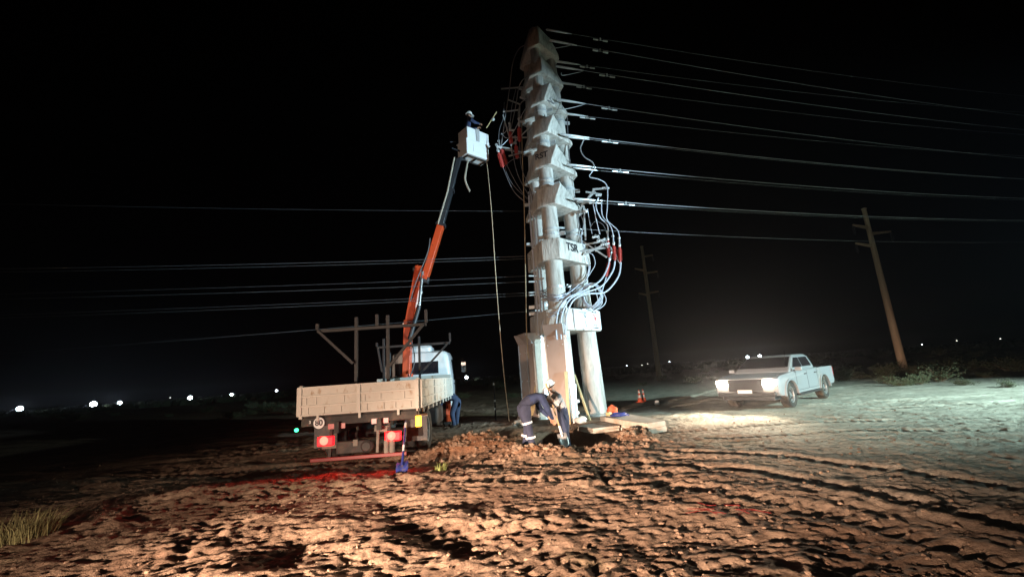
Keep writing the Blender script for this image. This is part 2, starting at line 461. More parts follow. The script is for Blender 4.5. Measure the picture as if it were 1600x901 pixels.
def axis(fine_lo, fine_hi, step, lo, hi, grow=1.13):
    a = list(np.arange(fine_lo, fine_hi, step))
    s = step; p = fine_hi
    up = [p]
    while p < hi:
        s *= grow; p += s; up.append(min(p, hi))
    s = step; p = fine_lo; dn = []
    while p > lo:
        s *= grow; p -= s; dn.append(max(p, lo))
    return np.array(dn[::-1] + a + up)
def build_ground():
    xs = axis(-8.0, 12.5, 0.030, -1500, 1500, 1.12)
    ya = [3.0]
    while ya[-1] < 24: ya.append(ya[-1] + 0.016 + 0.0028 * (ya[-1] - 3))
    s = 0.075
    while ya[-1] < 2500:
        s *= 1.10; ya.append(ya[-1] + s)
    yb = []; p = 3.0; s = 0.05
    while p > -60: s *= 1.2; p -= s; yb.append(p)
    ys = np.array(yb[::-1] + ya)
    X, Y = np.meshgrid(xs, ys)
    Hh, dug = ground_height(X, Y)
    ny, nx = X.shape
    co = np.stack([X, Y, Hh], -1).reshape(-1, 3).astype(np.float32)
    idx = np.arange(nx * ny).reshape(ny, nx)
    q = np.stack([idx[:-1, :-1], idx[:-1, 1:], idx[1:, 1:], idx[1:, :-1]], -1).reshape(-1, 4).astype(np.int32)
    me = bpy.data.meshes.new("ground")
    me.vertices.add(len(co)); me.vertices.foreach_set("co", co.ravel())
    me.loops.add(q.size); me.loops.foreach_set("vertex_index", q.ravel())
    me.polygons.add(len(q)); me.polygons.foreach_set("loop_start", np.arange(0, q.size, 4, dtype=np.int32))
    me.update(calc_edges=True)
    at_ = me.attributes.new("dug", 'FLOAT', 'POINT'); at_.data.foreach_set("value", dug.ravel().astype(np.float32))
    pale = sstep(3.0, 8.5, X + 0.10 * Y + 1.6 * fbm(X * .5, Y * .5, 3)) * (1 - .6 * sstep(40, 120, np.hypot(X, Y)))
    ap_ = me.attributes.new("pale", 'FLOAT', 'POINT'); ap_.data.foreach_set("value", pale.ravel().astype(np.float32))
    me.shade_smooth()
    o = bpy.data.objects.new("ground", me); COL.objects.link(o)
    o["kind"] = "structure"
    # soil material
    mt = bpy.data.materials.new("soil"); mt.use_nodes = True
    nt = mt.node_tree; N = nt.nodes; L = nt.links
    b = N["Principled BSDF"]; b.inputs["Roughness"].default_value = 0.95
    b.inputs["Specular IOR Level"].default_value = 0.15
    tc = N.new("ShaderNodeTexCoord")
    def noise(sc, det=6, ro=0.6):
        n = N.new("ShaderNodeTexNoise"); n.inputs["Scale"].default_value = sc; n.inputs["Detail"].default_value = det
        n.inputs["Roughness"].default_value = ro; L.new(tc.outputs["Object"], n.inputs[0]); return n
    r1 = N.new("ShaderNodeValToRGB"); L.new(noise(0.9, 8).outputs[0], r1.inputs[0])
    r1.color_ramp.elements[0].position = 0.32; r1.color_ramp.elements[0].color = (0.185, 0.112, 0.075, 1)
    r1.color_ramp.elements[1].position = 0.66; r1.color_ramp.elements[1].color = (0.40, 0.285, 0.205, 1)
    r2 = N.new("ShaderNodeValToRGB"); L.new(noise(9, 7, 0.7).outputs[0], r2.inputs[0])
    r2.color_ramp.elements[0].position = 0.35; r2.color_ramp.elements[0].color = (0.55, 0.52, 0.5, 1)
    r2.color_ramp.elements[1].position = 0.62; r2.color_ramp.elements[1].color = (1, 1, 1, 1)
    mu = N.new("ShaderNodeMix"); mu.data_type = 'RGBA'; mu.blend_type = 'MULTIPLY'; mu.inputs[0].default_value = 0.8
    L.new(r1.outputs[0], mu.inputs[6]); L.new(r2.outputs[0], mu.inputs[7])
    # thin green growth in patches
    gr = N.new("ShaderNodeMapRange"); L.new(noise(0.35, 7, 0.7).outputs[0], gr.inputs[0])
    gr.inputs[1].default_value = 0.56; gr.inputs[2].default_value = 0.72; gr.inputs[4].default_value = 0.55
    mg = N.new("ShaderNodeMix"); mg.data_type = 'RGBA'; mg.inputs[7].default_value = (0.17, 0.19, 0.10, 1)
    L.new(gr.outputs[0], mg.inputs[0]); L.new(mu.outputs[2], mg.inputs[6])
    # soil right of the tower paled: cool lamplight put into its colour
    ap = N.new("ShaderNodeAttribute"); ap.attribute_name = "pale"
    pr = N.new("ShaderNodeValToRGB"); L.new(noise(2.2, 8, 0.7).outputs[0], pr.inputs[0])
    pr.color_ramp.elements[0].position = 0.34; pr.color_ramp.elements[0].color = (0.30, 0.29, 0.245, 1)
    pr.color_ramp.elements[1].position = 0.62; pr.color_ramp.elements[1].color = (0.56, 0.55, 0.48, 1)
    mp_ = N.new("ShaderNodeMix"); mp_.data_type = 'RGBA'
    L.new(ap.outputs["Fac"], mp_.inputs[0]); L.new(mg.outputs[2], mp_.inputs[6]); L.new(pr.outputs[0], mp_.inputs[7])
    # freshly dug earth is redder
    av = N.new("ShaderNodeAttribute"); av.attribute_name = "dug"
    dr = N.new("ShaderNodeValToRGB"); L.new(noise(6, 8, 0.7).outputs[0], dr.inputs[0])
    dr.color_ramp.elements[0].position = 0.35; dr.color_ramp.elements[0].color = (0.15, 0.068, 0.038, 1)
    dr.color_ramp.elements[1].position = 0.68; dr.color_ramp.elements[1].color = (0.33, 0.175, 0.098, 1)
    md = N.new("ShaderNodeMix"); md.data_type = 'RGBA'
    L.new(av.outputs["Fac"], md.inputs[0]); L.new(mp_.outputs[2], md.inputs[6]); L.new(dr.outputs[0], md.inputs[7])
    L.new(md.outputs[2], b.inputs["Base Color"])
    bp = N.new("ShaderNodeBump"); bp.inputs["Strength"].default_value = 0.95; bp.inputs["Distance"].default_value = 0.045
    L.new(noise(26, 8, 0.68).outputs[0], bp.inputs["Height"])
    bq = N.new("ShaderNodeBump"); bq.inputs["Strength"].default_value = 0.35; bq.inputs["Distance"].default_value = 0.10
    L.new(noise(5.5, 6, 0.6).outputs[0], bq.inputs["Height"]); L.new(bq.outputs[0], bp.inputs["Normal"])
    bf = N.new("ShaderNodeBump"); bf.inputs["Strength"].default_value = 0.8; bf.inputs["Distance"].default_value = 0.012
    L.new(noise(85, 4, 0.7).outputs[0], bf.inputs["Height"]); L.new(bp.outputs[0], bf.inputs["Normal"])
    L.new(bf.outputs[0], b.inputs["Normal"])
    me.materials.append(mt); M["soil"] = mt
    return o
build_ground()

# loose clods and pebbles, far too many to count
def scatter_clods():
    mb = MB(); rnd = random.Random(5)
    def clod(x, y, r):
        z = gz_cache(x, y)
        t = 1.618; k0 = 0.526
        vs = []
        fx, fy, fz = rnd.uniform(.75, 1.3), rnd.uniform(.75, 1.3), rnd.uniform(.45, .8)
        for dx, dy, dz in ((-1, t, 0), (1, t, 0), (-1, -t, 0), (1, -t, 0), (0, -1, t), (0, 1, t), (0, -1, -t), (0, 1, -t), (t, 0, -1), (t, 0, 1), (-t, 0, -1), (-t, 0, 1)):
            k = r * k0 * rnd.uniform(0.72, 1.2)
            vs.append((x + dx * k * fx, y + dy * k * fy, z + r * 0.2 + dz * k * fz))
        fs = [(0, 11, 5), (0, 5, 1), (0, 1, 7), (0, 7, 10), (0, 10, 11), (1, 5, 9), (5, 11, 4), (11, 10, 2), (10, 7, 6), (7, 1, 8), (3, 9, 4), (3, 4, 2), (3, 2, 6), (3, 6, 8), (3, 8, 9), (4, 9, 5), (2, 4, 11), (6, 2, 10), (8, 6, 7), (9, 8, 1)]
        mb.add(vs, fs)
    pts = []
    for _ in range(5200):
        t = rnd.random()
        if t < 0.24:
            c = rnd.choice([(-0.9, 10.0, .9, .6), (-1.5, 9.9, .6, .5), (0.3, 8.75, .9, .3), (1.7, 9.0, .5, .2), (2.5, 10.0, .4, .7), (-0.2, 9.1, .8, .4)])
            pts.append((rnd.gauss(c[0], c[2] * .7), rnd.gauss(c[1], c[3] * .7), 0.008 + .065 * rnd.random() ** 3))
        else:
            y = 3.4 + 9 * rnd.random() ** 1.6
            pts.append((rnd.uniform(-1.35, 1.3) * y, y, 0.005 + 0.026 * rnd.random() ** 4))
    P = np.array(pts); Z = ground_height(P[:, 0], P[:, 1])[0]
    zz = {(p[0], p[1]): float(z) for p, z in zip(pts, Z)}
    global gz_cache
    gz_cache = lambda x, y: zz[(x, y)]
    for p in pts: clod(*p)
    o = mb.build("soil_clods", M["soil"], recalc=False)
    o["kind"] = "stuff"; o["label"] = "loose clods of soil lying over the trodden ground"; o["category"] = "soil"
scatter_clods()

# ------------------------------------------------------------------ concrete tower
TC = Vector((1.72, 15.1, 0))
ANG = dict(F=rad(-105), R=rad(15), L=rad(135))
TOP = 14.8
def rho(z): return 0.95 - 0.029 * z
def crad(z): return 0.375 - 0.0128 * z
def col_at(k, z):
    a = ANG[k]; return Vector((TC.x + rho(z) * math.cos(a), TC.y + rho(z) * math.sin(a), z))
tower = thing("concrete_tower", "tall triple concrete column tower tied by stacked concrete collars, wires leaving both sides", "tower", (TC.x, TC.y, 0))
W = dict(world=True)
for k in "FRL":
    mb = MB()
    z0 = -0.9 if k == 'F' else -0.3
    zs = [z0 + (TOP - z0) * i / 10 for i in range(11)]
    mb.tube([col_at(k, z) for z in zs], [crad(z) for z in zs], n=24)
    c = mb.build("column", "concrete", tower, smooth=True, **W)
    for zb in (4.35, 6.45, 8.35):
        b = MB(); p = col_at(k, zb); q = col_at(k, zb + 0.07)
        b.tube([p, q], crad(zb) + 0.012, n=24); b.build("steel_band", "galv", c, smooth=True, **W)

def hexring(z, grow, trunc, fr=None, shrink=0.0):
    """triangle around the three columns, corners cut off; fr = widths of the turned front face"""
    out = []
    for k in ("F", "R", "L"):
        a = ANG[k]; b = a; R = rho(z) + grow - shrink; tl = tr_ = trunc
        if k == "F" and fr: b = rad(-119); tl, tr_ = fr; R = rho(8.0) * 0 + rho(z) + grow
        for s, tk in ((-1, tl), (1, tr_)):
            out.append((TC.x + R * math.cos(a) - s * tk * math.sin(b), TC.y + R * math.sin(a) + s * tk * math.cos(b), z))
    return out
def collar_rings(z, h, kind=1):
    g = 0.42 - 0.013 * z; t = crad(z) * .9; w = crad(z) + .07
    return [hexring(z, g + .06, t + .05, (w, w - .03)), hexring(z + h * .22, g + .05, t + .04, (w, w)), hexring(z + h, g + (.03 if kind == 1 else -.12), t * .5, (w if kind == 1 else w * .6, w + (.24 if kind == 1 else -.05)), .20 if kind == 1 else .02)]
COLLARS = [(2.88, 0.74, 0), (5.32, 0.76, 0), (7.32, 0.70, 1), (8.84, 0.70, 1), (10.16, 0.62, 1), (11.46, 0.68, 1), (12.74, 0.84, 2), (14.02, 1.00, 2)]
for z, h, kind in COLLARS:
    g = 0.44 - 0.013 * z
    mb = MB()
    if kind == 0:
        t = crad(z) * 0.95
        mb.loft([hexring(z, g + .03, t + .02), hexring(z + h, g + .02, t + .02)])
    else:
        t = crad(z) * 0.9
        mb.loft(collar_rings(z, h, kind))
    mb.build("collar", "concrete_block", tower, bevel=0.025, **W)
# cap on top
mb = MB(); mb.loft([hexring(15.02, 0.10, 0.12), hexring(15.16, 0.02, 0.05)]); mb.build("cap", "concrete_block", tower, bevel=0.03, **W)

# outward normal of the face between two columns
def face_mid(a, b, z, out):
    p = (col_at(a, z) + col_at(b, z)) / 2
    n = Vector((p.x - TC.x, p.y - TC.y, 0)).normalized()
    return p, n
FRn = face_mid("F", "R", 5, 0)[1]
FLn = face_mid("F", "L", 5, 0)[1]
# how far the flat collar face lies from the axis
def face_dist(z, h, g, t):
    r = hexring(z, g, t)
    p = (Vector(r[1]) + Vector(r[2])) / 2
    return (Vector((p.x, p.y, 0)) - TC).length
g57 = 0.44 - 0.013 * 5.32
dFR = face_dist(5.7, 0, g57 + .03, crad(5.32) * .95 + .02)
tr = Vector((0, 0, 1)).cross(FRn)
lettering("phase_letters", "TSR", 0.40, frame(TC + FRn * (dFR + 0.012) + tr * -0.16 + Vector((0, 0, 5.80)), FRn), "ink", tower)
z = 8.84; h = 0.70; g = 0.44 - .013 * z
_, r0, r1 = collar_rings(z, h)
def facet(i, j):
    a, b, c, d = (Vector(p) for p in (r0[i], r0[j], r1[j], r1[i]))
    n = (b - a).cross(d - a).normalized(); c0 = (a + b + c + d) / 4
    if n.dot(c0 - Vector((TC.x, TC.y, c0.z))) < 0: n = -n
    return c0, n
c0, n0 = facet(0, 1)
lettering("phase_letters", "RST", 0.31, frame(c0 + n0 * 0.012 + Vector((-.10, .05, .0)), n0), "ink", tower)

# danger board on the lowest collar
zc = 3.25
r = hexring(zc, 0.44 - .013 * 2.88 + .03, crad(2.88) * .95 + .02)
A, B = Vector(r[1]), Vector(r[2])
mid = (A + B) / 2; n = FRn; rt_ = Vector((0, 0, 1)).cross(n)
bc = Vector((mid.x, mid.y, zc)) + n * 0.03
board = MB().box((0, 0, 0), (1.52, 0.66, 0.03), frame(bc + rt_ * 0.17, n)); board = board.build("sign_board", "sign_grey", tower, world=True)
nb = MB().box((0, 0, 0), (0.21, 0.72, 0.012), frame(bc + rt_ * 0.00 + n * 0.024, n)).build("number_plate", "sign_white", tower, world=True)
lettering("number", "0", 0.30, frame(bc + rt_ * 0.0 + n * 0.033 + Vector((0, 0, .16)), n), "ink", nb)
lettering("number", "1", 0.30, frame(bc + rt_ * 0.0 + n * 0.033 + Vector((0, 0, -.17)), n), "ink", nb)
dp = MB().box((0, 0, 0), (0.42, 0.70, 0.012), frame(bc + rt_ * 0.56 + n * 0.024, n)).build("danger_sign", "sign_white", tower, world=True)
lettering("sign_text", "PELIGRO", 0.085, frame(bc + rt_ * 0.56 + n * 0.033 + Vector((0, 0, .27)), n), "ink", dp)
lettering("sign_text", "ALTA", 0.085, frame(bc + rt_ * 0.56 + n * 0.033 + Vector((0, 0, -.19)), n), "ink", dp)
lettering("sign_text", "TENSIÓN", 0.085, frame(bc + rt_ * 0.56 + n * 0.033 + Vector((0, 0, -.28)), n), "ink", dp)
F4 = frame(bc + rt_ * 0.56 + n * 0.034 + Vector((0, 0, .05)), n)
bolt = MB()
zig = [(-.10, .13), (-.03, .15), (.04, .03), (.10, .05), (.05, -.02), (.06, -.15), (-.02, -.02), (-.07, -.03), (-.01, .05)]
bolt.loft([[F4 @ Vector((x, y, 0)) for x, y in zig], [F4 @ Vector((x, y, .004)) for x, y in zig]])
bolt.build("lightning_mark", "red_ink", dp, world=True)

# sheet-metal cable guards at the foot
def guard(base, yaw, w, d, z0, z1, lip, foot, name="cable_guard"):
    """U-shaped sheet cover with flared lip on top; yaw = direction its front faces"""
    n = Vector((math.cos(yaw), math.sin(yaw), 0)); s = Vector((-n.y, n.x, 0)); u = Vector((0, 0, 1))
    base = Vector((base[0], base[1], 0)); t = 0.012
    def pt(a, b, z): return base + s * a + n * b + u * z
    def plate(q):
        nn = (q[1] - q[0]).cross(q[3] - q[0]).normalized() * t
        return MB().loft([q, [p + nn for p in q]])
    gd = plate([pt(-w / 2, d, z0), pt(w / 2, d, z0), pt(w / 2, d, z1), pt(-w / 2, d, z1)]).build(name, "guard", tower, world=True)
    for sg in (-1, 1):
        a = sg * (w / 2 + 0.008)
        mb = plate([pt(a, -0.1, z0), pt(a, d + .01, z0), pt(a, d + .01, z1), pt(a, -0.1, z1)])
        mb.build("side_plate", "galv", gd, world=True)
        # flange
        b = sg * (w / 2 + 0.055)
        plate([pt(sg * (w / 2 + .02), d - .04, z0), pt(b + sg * .03, d - .04, z0), pt(b + sg * .03, d - .04, z1), pt(sg * (w / 2 + .02), d - .04, z1)]).build("flange", "galv", gd, world=True)
    if lip:
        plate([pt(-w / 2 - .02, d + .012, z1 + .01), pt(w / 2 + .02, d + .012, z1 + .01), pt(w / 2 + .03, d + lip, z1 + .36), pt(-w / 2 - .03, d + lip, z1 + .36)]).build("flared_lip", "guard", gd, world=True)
        for sg in (-1, 1):
            a = sg * (w / 2 + .02)
            plate([pt(a, -.05, z1 + .01), pt(a, d, z1 + .01), pt(a, d + lip, z1 + .36), pt(a, lip - .05, z1 + .36)]).build("lip_side", "galv", gd, world=True)
    if foot:
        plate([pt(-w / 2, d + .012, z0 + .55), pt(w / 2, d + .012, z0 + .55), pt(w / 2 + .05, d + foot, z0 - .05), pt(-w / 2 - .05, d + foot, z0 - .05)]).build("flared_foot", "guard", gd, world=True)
    for zz in (z0 + .6, (z0 + z1) / 2, z1 - .3):
        for sg in (-1, 1): MB().lathe([(.02, 0), (.02, .015), (.012, .022)], frame(pt(sg * (w / 2 - .05), d + t, zz), n), 8).build("bolt", "galv", gd, world=True)
    return gd
f0 = col_at("F", 1.5)
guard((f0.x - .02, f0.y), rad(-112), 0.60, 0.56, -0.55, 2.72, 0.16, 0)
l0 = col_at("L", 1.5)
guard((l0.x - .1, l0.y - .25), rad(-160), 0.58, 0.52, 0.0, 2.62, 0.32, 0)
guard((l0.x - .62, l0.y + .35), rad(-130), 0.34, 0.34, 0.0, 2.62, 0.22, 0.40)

# pedestal pad of the right column
p = col_at("R", 0)
MB().lathe([(.60, -.2), (.60, .05), (.56, .08)], Matrix.Translation((p.x, p.y, 0)), 28).build("pedestal", "concrete", tower, world=True, smooth=True)

# steel clamps gripping the columns
def clamp(k, z, side=0.0):
    p = col_at(k, z); r = crad(z)
    mb = MB().tube([p, p + Vector((0, 0, .10))], r + .02, n=24)
    d = Vector((math.cos(side), math.sin(side), 0))
    mb.box(p + d * (r + .10) + Vector((0, 0, .05)), (.24, .07, .12), (0, 0, side))
    mb.box(p - d * (r + .10) + Vector((0, 0, .05)), (.24, .07, .12), (0, 0, side))
    mb.build("clamp", "galv", tower, smooth=False, **W)
for k, z, s in (("F", 8.15, 2.7), ("F", 6.25, 2.7), ("L", 6.35, 3.3), ("L", 8.0, 3.0), ("L", 3.95, 3.0), ("F", 4.0, 2.6), ("R", 4.55, .3), ("R", 6.6, .3), ("R", 8.3, .2),
                ("L", 3.7, 3.1), ("F", 11.2, 2.8), ("R", 11.2, .2), ("F", 9.85, 2.8)):
    clamp(k, z, s)

# steel brackets: bars picked out one by one
def bars(plist, name, material="galv", w=0.05):
    for a, b in plist:
        MB().bar(at(*a), at(*b), w, w).build(name, material, tower, **W)
YR = 14.9
bars([((903, 331, 14.9), (928, 297, 14.7)), ((926, 296, 14.7), (952, 294, 14.7)), ((908, 321, 14.9), (930, 299, 14.7)),
      ((904, 316, 14.9), (930, 317, 14.6)), ((915, 300, 15.3), (940, 304, 15.3)), ((905, 336, 14.8), (915, 326, 14.8)),
      ((903, 384, 15.1), (948, 376, 14.9)), ((905, 393, 14.7), (946, 387, 14.6)), ((906, 374, 15.2), (948, 402, 14.7)),
      ((930, 367, 14.9), (950, 386, 14.5)), ((944, 372, 15.2), (970, 412, 14.6)), ((912, 398, 14.7), (940, 384, 14.6)),
      ((908, 372, 15.0), (906, 402, 14.8)), ((912, 322, 15.0), (915, 375, 15.0)), ((930, 384, 15.2), (931, 392, 14.7))], "bracket_bar", "galv", 0.055)
bars([((783, 139, 15.6), (822, 136, 15.6)), ((794, 156, 15.2), (812, 163, 15.2)), ((786, 175, 15.2), (810, 172, 15.2)),
      ((800, 215, 15.0), (832, 215, 15.2)), ((798, 228, 15.0), (834, 193, 15.1)), ((776, 229, 15.0), (800, 233, 15.1)),
      ((795, 244, 15.2), (834, 234, 15.4)), ((789, 234, 15.4), (832, 240, 15.6)), ((812, 163, 15.3), (812, 210, 15.1)),
      ((797, 192, 15.1), (800, 240, 15.1)), ((786, 180, 15.2), (796, 215, 15.1)), ((834, 195, 15.0), (846, 206, 14.6)),
      ((842, 178, 14.5), (862, 152, 14.4)), ((825, 165, 15.2), (846, 128, 14.8))], "bracket_bar", "galv", 0.045)

def termination(p0, p1, n_shed=9, r=0.045, shed=0.085):
    """red ribbed cable termination from p0 (foot) to p1 (tip)"""
    p0, p1 = Vector(p0), Vector(p1); d = p1 - p0; L = d.length
    R = d.to_track_quat('Z', 'Y').to_matrix().to_4x4()
    prof = [(.03, 0), (r, .02)]
    for i in range(n_shed):
        z = .06 + (L - .12) * i / n_shed
        prof += [(r, z), (shed, z + .01), (r, z + .035)]
    prof += [(r, L - .03), (.02, L)]
    t = MB().lathe(prof, Matrix.Translation(p0) @ R, 12).build("cable_termination", "red_polymer", tower, smooth=True, **W)
    MB().lathe([(.03, 0), (.05, .03), (.05, .10), (.025, .14), (.025, .30), (.05, .31), (.05, .36), (.02, .38)], Matrix.Translation(p1) @ R, 10).build("connector", "galv", t, smooth=True, **W)
RT = [((952, 402, 14.75), (950, 376, 14.75)), ((961, 407, 14.65), (959, 383, 14.65)), ((969, 409, 14.6), (968, 386, 14.6)), ((947, 432, 15.2), (952, 408, 15.2))]
for a, b in RT: termination(at(*a), at(*b))
LT = [((786, 262, 15.0), (779, 238, 15.0)), ((792, 258, 15.2), (783, 232, 15.2)), ((799, 226, 15.1), (797, 205, 15.1)), ((812, 222, 15.0), (811, 198, 15.0)), ((808, 248, 15.3), (806, 226, 15.3))]
for a, b in LT: termination(at(*a), at(*b))

def insulator(p0, p1, n=5, r=.03, shed=.06):
    p0, p1 = Vector(p0), Vector(p1); d = p1 - p0; L = d.length
    R = d.to_track_quat('Z', 'Y').to_matrix().to_4x4()
    prof = [(.02, 0)]
    for i in range(n):
        z = L * (i + .3) / n
        prof += [(r, z), (shed, z + .012), (r, z + .04)]
    prof += [(.02, L)]
    MB().lathe(prof, Matrix.Translation(p0) @ R, 10).build("insulator", "porcelain", tower, smooth=True, **W)
for a, b in [((925, 371, 14.8), (936, 369, 14.8)), ((932, 377, 14.7), (945, 374, 14.7)), ((938, 383, 14.6), (952, 380, 14.6)),
             ((940, 294, 14.7), (951, 294, 14.7)), ((930, 305, 15.3), (939, 305, 15.3)), ((920, 317, 14.6), (929, 316, 14.6)),
             ((914, 330, 14.8), (916, 330, 14.5)), ((776, 229, 15), (783, 231, 15)), ((812, 152, 15.2), (822, 156, 15.2)), ((809, 138, 15.6), (819, 141, 15.6)),
             ((812, 190, 15.0), (820, 191, 15.0)), ((795, 203, 15.1), (803, 204, 15.1))]:
    insulator(at(*a), at(*b))

def cable(pts, r, material="cable", name="cable", sub=7, n=8):
    MB().tube(spline([at(*p) for p in pts], sub), r, n).build(name, material, tower, smooth=True, **W)
# cables looping from the right-hand terminations down into the front guard
cable([(952, 403, 14.75), (950, 416, 14.7), (938, 438, 14.4), (912, 454, 14.0), (886, 466, 13.72), (872, 486, 13.64), (869, 512, 13.6), (870, 530, 13.62)], .028)
cable([(961, 408, 14.65), (957, 424, 14.6), (940, 447, 14.3), (914, 457, 14.0), (892, 466, 13.75), (879, 488, 13.66), (876, 512, 13.62), (877, 530, 13.62)], .028)
cable([(970, 410, 14.6), (966, 432, 14.5), (946, 456, 14.3), (918, 459, 14.0), (897, 468, 13.78), (886, 490, 13.68), (884, 512, 13.64), (884, 530, 13.64)], .028)
cable([(947, 433, 15.2), (942, 450, 15.1), (934, 470, 15.0), (918, 482, 14.85), (893, 486, 14.2), (866, 492, 13.8), (850, 500, 14.2), (846, 520, 14.6)], .024)
cable([(922, 415, 14.8), (919, 430, 14.8), (912, 442, 14.75), (898, 450, 14.6), (884, 462, 14.0), (864, 464, 13.75), (848, 462, 14.6)], .022)
cable([(848, 466, 14.6), (866, 468, 13.75), (884, 462, 13.9), (892, 450, 14.3)], .018)
# coil hanging on the right column
coil = [(925 + 17 * math.cos(t) * (1 - .015 * t), 461 + 20 * math.sin(t) * (1 - .012 * t), 14.78 - .004 * t) for t in np.arange(0, 6 * math.pi, .45)]
cable(coil, .020, "cable", "cable_coil", 2)
for dx, dy, r_ in ((0, 0, .017), (6, 5, .015), (-5, 9, .013)):
    cable([(905 + dx, 444 + dy, 14.7), (896 + dx, 452 + dy, 14.2), (884 + dx * .6, 459 + dy, 13.9), (868 + dx * .4, 461 + dy, 13.8), (852, 458 + dy, 14.3), (842, 452 + dy, 14.9)], r_, "cable", "tie_cable")
for dx, dy in ((0, 0), (7, -2), (13, -5)):
    cable([(930 + dx * .5, 452 + dy, 14.6), (934 + dx, 474 + dy, 14.6), (920 + dx, 486 + dy * .5, 14.5), (898, 489 + dy * .4, 14.1), (878, 487, 13.75), (860, 490 + dy * .3, 13.9), (846, 500, 14.5)], .014, "cable", "slack_cable")
cable([(833, 154, 14.7), (818, 175, 14.9), (803, 205, 15.0), (790, 222, 15.1), (779, 232, 15.1)], .014, "cable", "slack_cable")
cable([(806, 140, 15.4), (800, 165, 15.3), (797, 190, 15.2), (790, 206, 15.2), (783, 210, 15.1)], .012, "cable", "slack_cable")
cable([(830, 240, 15.0), (814, 246, 15.1), (800, 250, 15.1), (790, 262, 15.1), (797, 282, 15.0), (812, 300, 15.0), (828, 312, 15.0)], .014, "dark_cable", "slack_cable")
cable([(842, 130, 14.6), (856, 150, 14.35), (866, 162, 14.3), (874, 158, 14.6)], .014, "wire", "slack_cable")
cable([(848, 175, 14.3), (858, 190, 14.25), (868, 178, 14.3), (876, 160, 14.6)], .012, "dark_cable", "slack_cable")
cable([(905, 330, 15.1), (912, 350, 15.0), (908, 372, 14.9), (916, 392, 14.8), (926, 398, 14.8), (930, 412, 14.9), (924, 424, 14.9), (916, 436, 14.8)], .014, "cable", "slack_cable")
# grey pipes down the left column, tied at three places
for i, dx in enumerate((0, 5.2, 10)):
    cable([(826 + dx * .9, 300, 15.0), (829 + dx, 350, 14.95), (833 + dx, 400, 14.9), (838 + dx, 460, 14.85), (842 + dx, 524, 14.85)], .030, "cable", "riser_pipe", 3, 10)
for y, x in ((330, 831), (388, 836), (436, 840), (492, 845)):
    MB().bar(at(x - 5, y, 14.85), at(x + 10, y - 1, 14.85), .10, .05).build("pipe_clip", "galv", tower, **W)
cable([(815, 180, 15.2), (816, 240, 15.0), (819, 320, 14.8), (821, 420, 14.6), (823, 520, 14.5), (826, 560, 14.5)], .018, "brown_cable", "ground_cable", 4)
cable([(812, 222, 15.0), (815, 262, 14.9), (830, 300, 14.8), (834, 330, 14.9)], .018, "dark_cable")
cable([(799, 226, 15.1), (808, 270, 15), (826, 305, 14.9)], .018, "dark_cable")
cable([(786, 262, 15.0), (798, 290, 15), (808, 305, 15), (824, 318, 15.1)], .018, "dark_cable")
cable([(792, 258, 15.2), (806, 285, 15.2), (824, 312, 15.1)], .016, "dark_cable")
# jumpers around the left of the tower
cable([(866, 162, 14.2), (850, 155, 14.2), (830, 154, 14.6), (815, 160, 15.0), (810, 176, 15.1), (811, 196, 15.1)], .022, "wire", "jumper")
cable([(845, 113, 14.3), (834, 116, 14.5), (820, 122, 14.9), (811, 136, 15.1), (806, 165, 15.2), (798, 203, 15.2)], .020, "wire", "jumper")
cable([(840, 73, 14.6), (822, 71, 14.9), (810, 78, 15.1), (801, 100, 15.2), (796, 140, 15.3), (790, 180, 15.2), (783, 230, 15.2)], .020, "wire", "jumper")
cable([(788, 160, 15.2), (786, 185, 15.2), (780, 205, 15.1), (779, 236, 15.0)], .014, "dark_cable", "jumper")
cable([(783, 208, 15.1), (792, 216, 15.1), (806, 212, 15.1)], .014, "wire", "jumper")
# droppers on the right of the tower
cable([(913, 217, 14.6), (907, 232, 14.6), (913, 245, 14.5), (926, 254, 14.5), (929, 264, 14.5)], .022, "wire", "jumper")
cable([(930, 263, 14.5), (921, 276, 14.5), (935, 280, 14.5), (948, 290, 14.6), (949, 320, 14.6), (948, 342, 14.6), (957, 352, 14.6), (966, 362, 14.6), (969, 384, 14.6)], .018, "cable", "jumper")
cable([(935, 309, 14.5), (931, 322, 14.5), (938, 340, 14.6), (949, 352, 14.7), (950, 374, 14.75)], .022, "cable", "jumper")
cable([(940, 312, 14.5), (941, 336, 14.6), (952, 350, 14.6), (957, 362, 14.6), (959, 382, 14.65)], .018, "cable", "jumper")
cable([(926, 316, 14.6), (931, 340, 14.7), (937, 366, 14.8)], .018, "cable", "jumper")
cable([(922, 355, 15.0), (930, 346, 15.0), (941, 350, 15.0), (946, 358, 15.0)], .012, "dark_cable", "jumper")
cable([(918, 326, 15.0), (921, 345, 15), (925, 365, 14.9)], .012, "cable", "jumper")
cable([(916, 402, 14.8), (920, 418, 14.8), (913, 440, 14.8), (900, 452, 14.7)], .014, "cable", "jumper")
cable([(886, 180, 15.2), (889, 240, 15.1), (896, 300, 15.1), (907, 360, 15.0), (910, 372, 15.0)], .018, "dark_cable", "jumper")

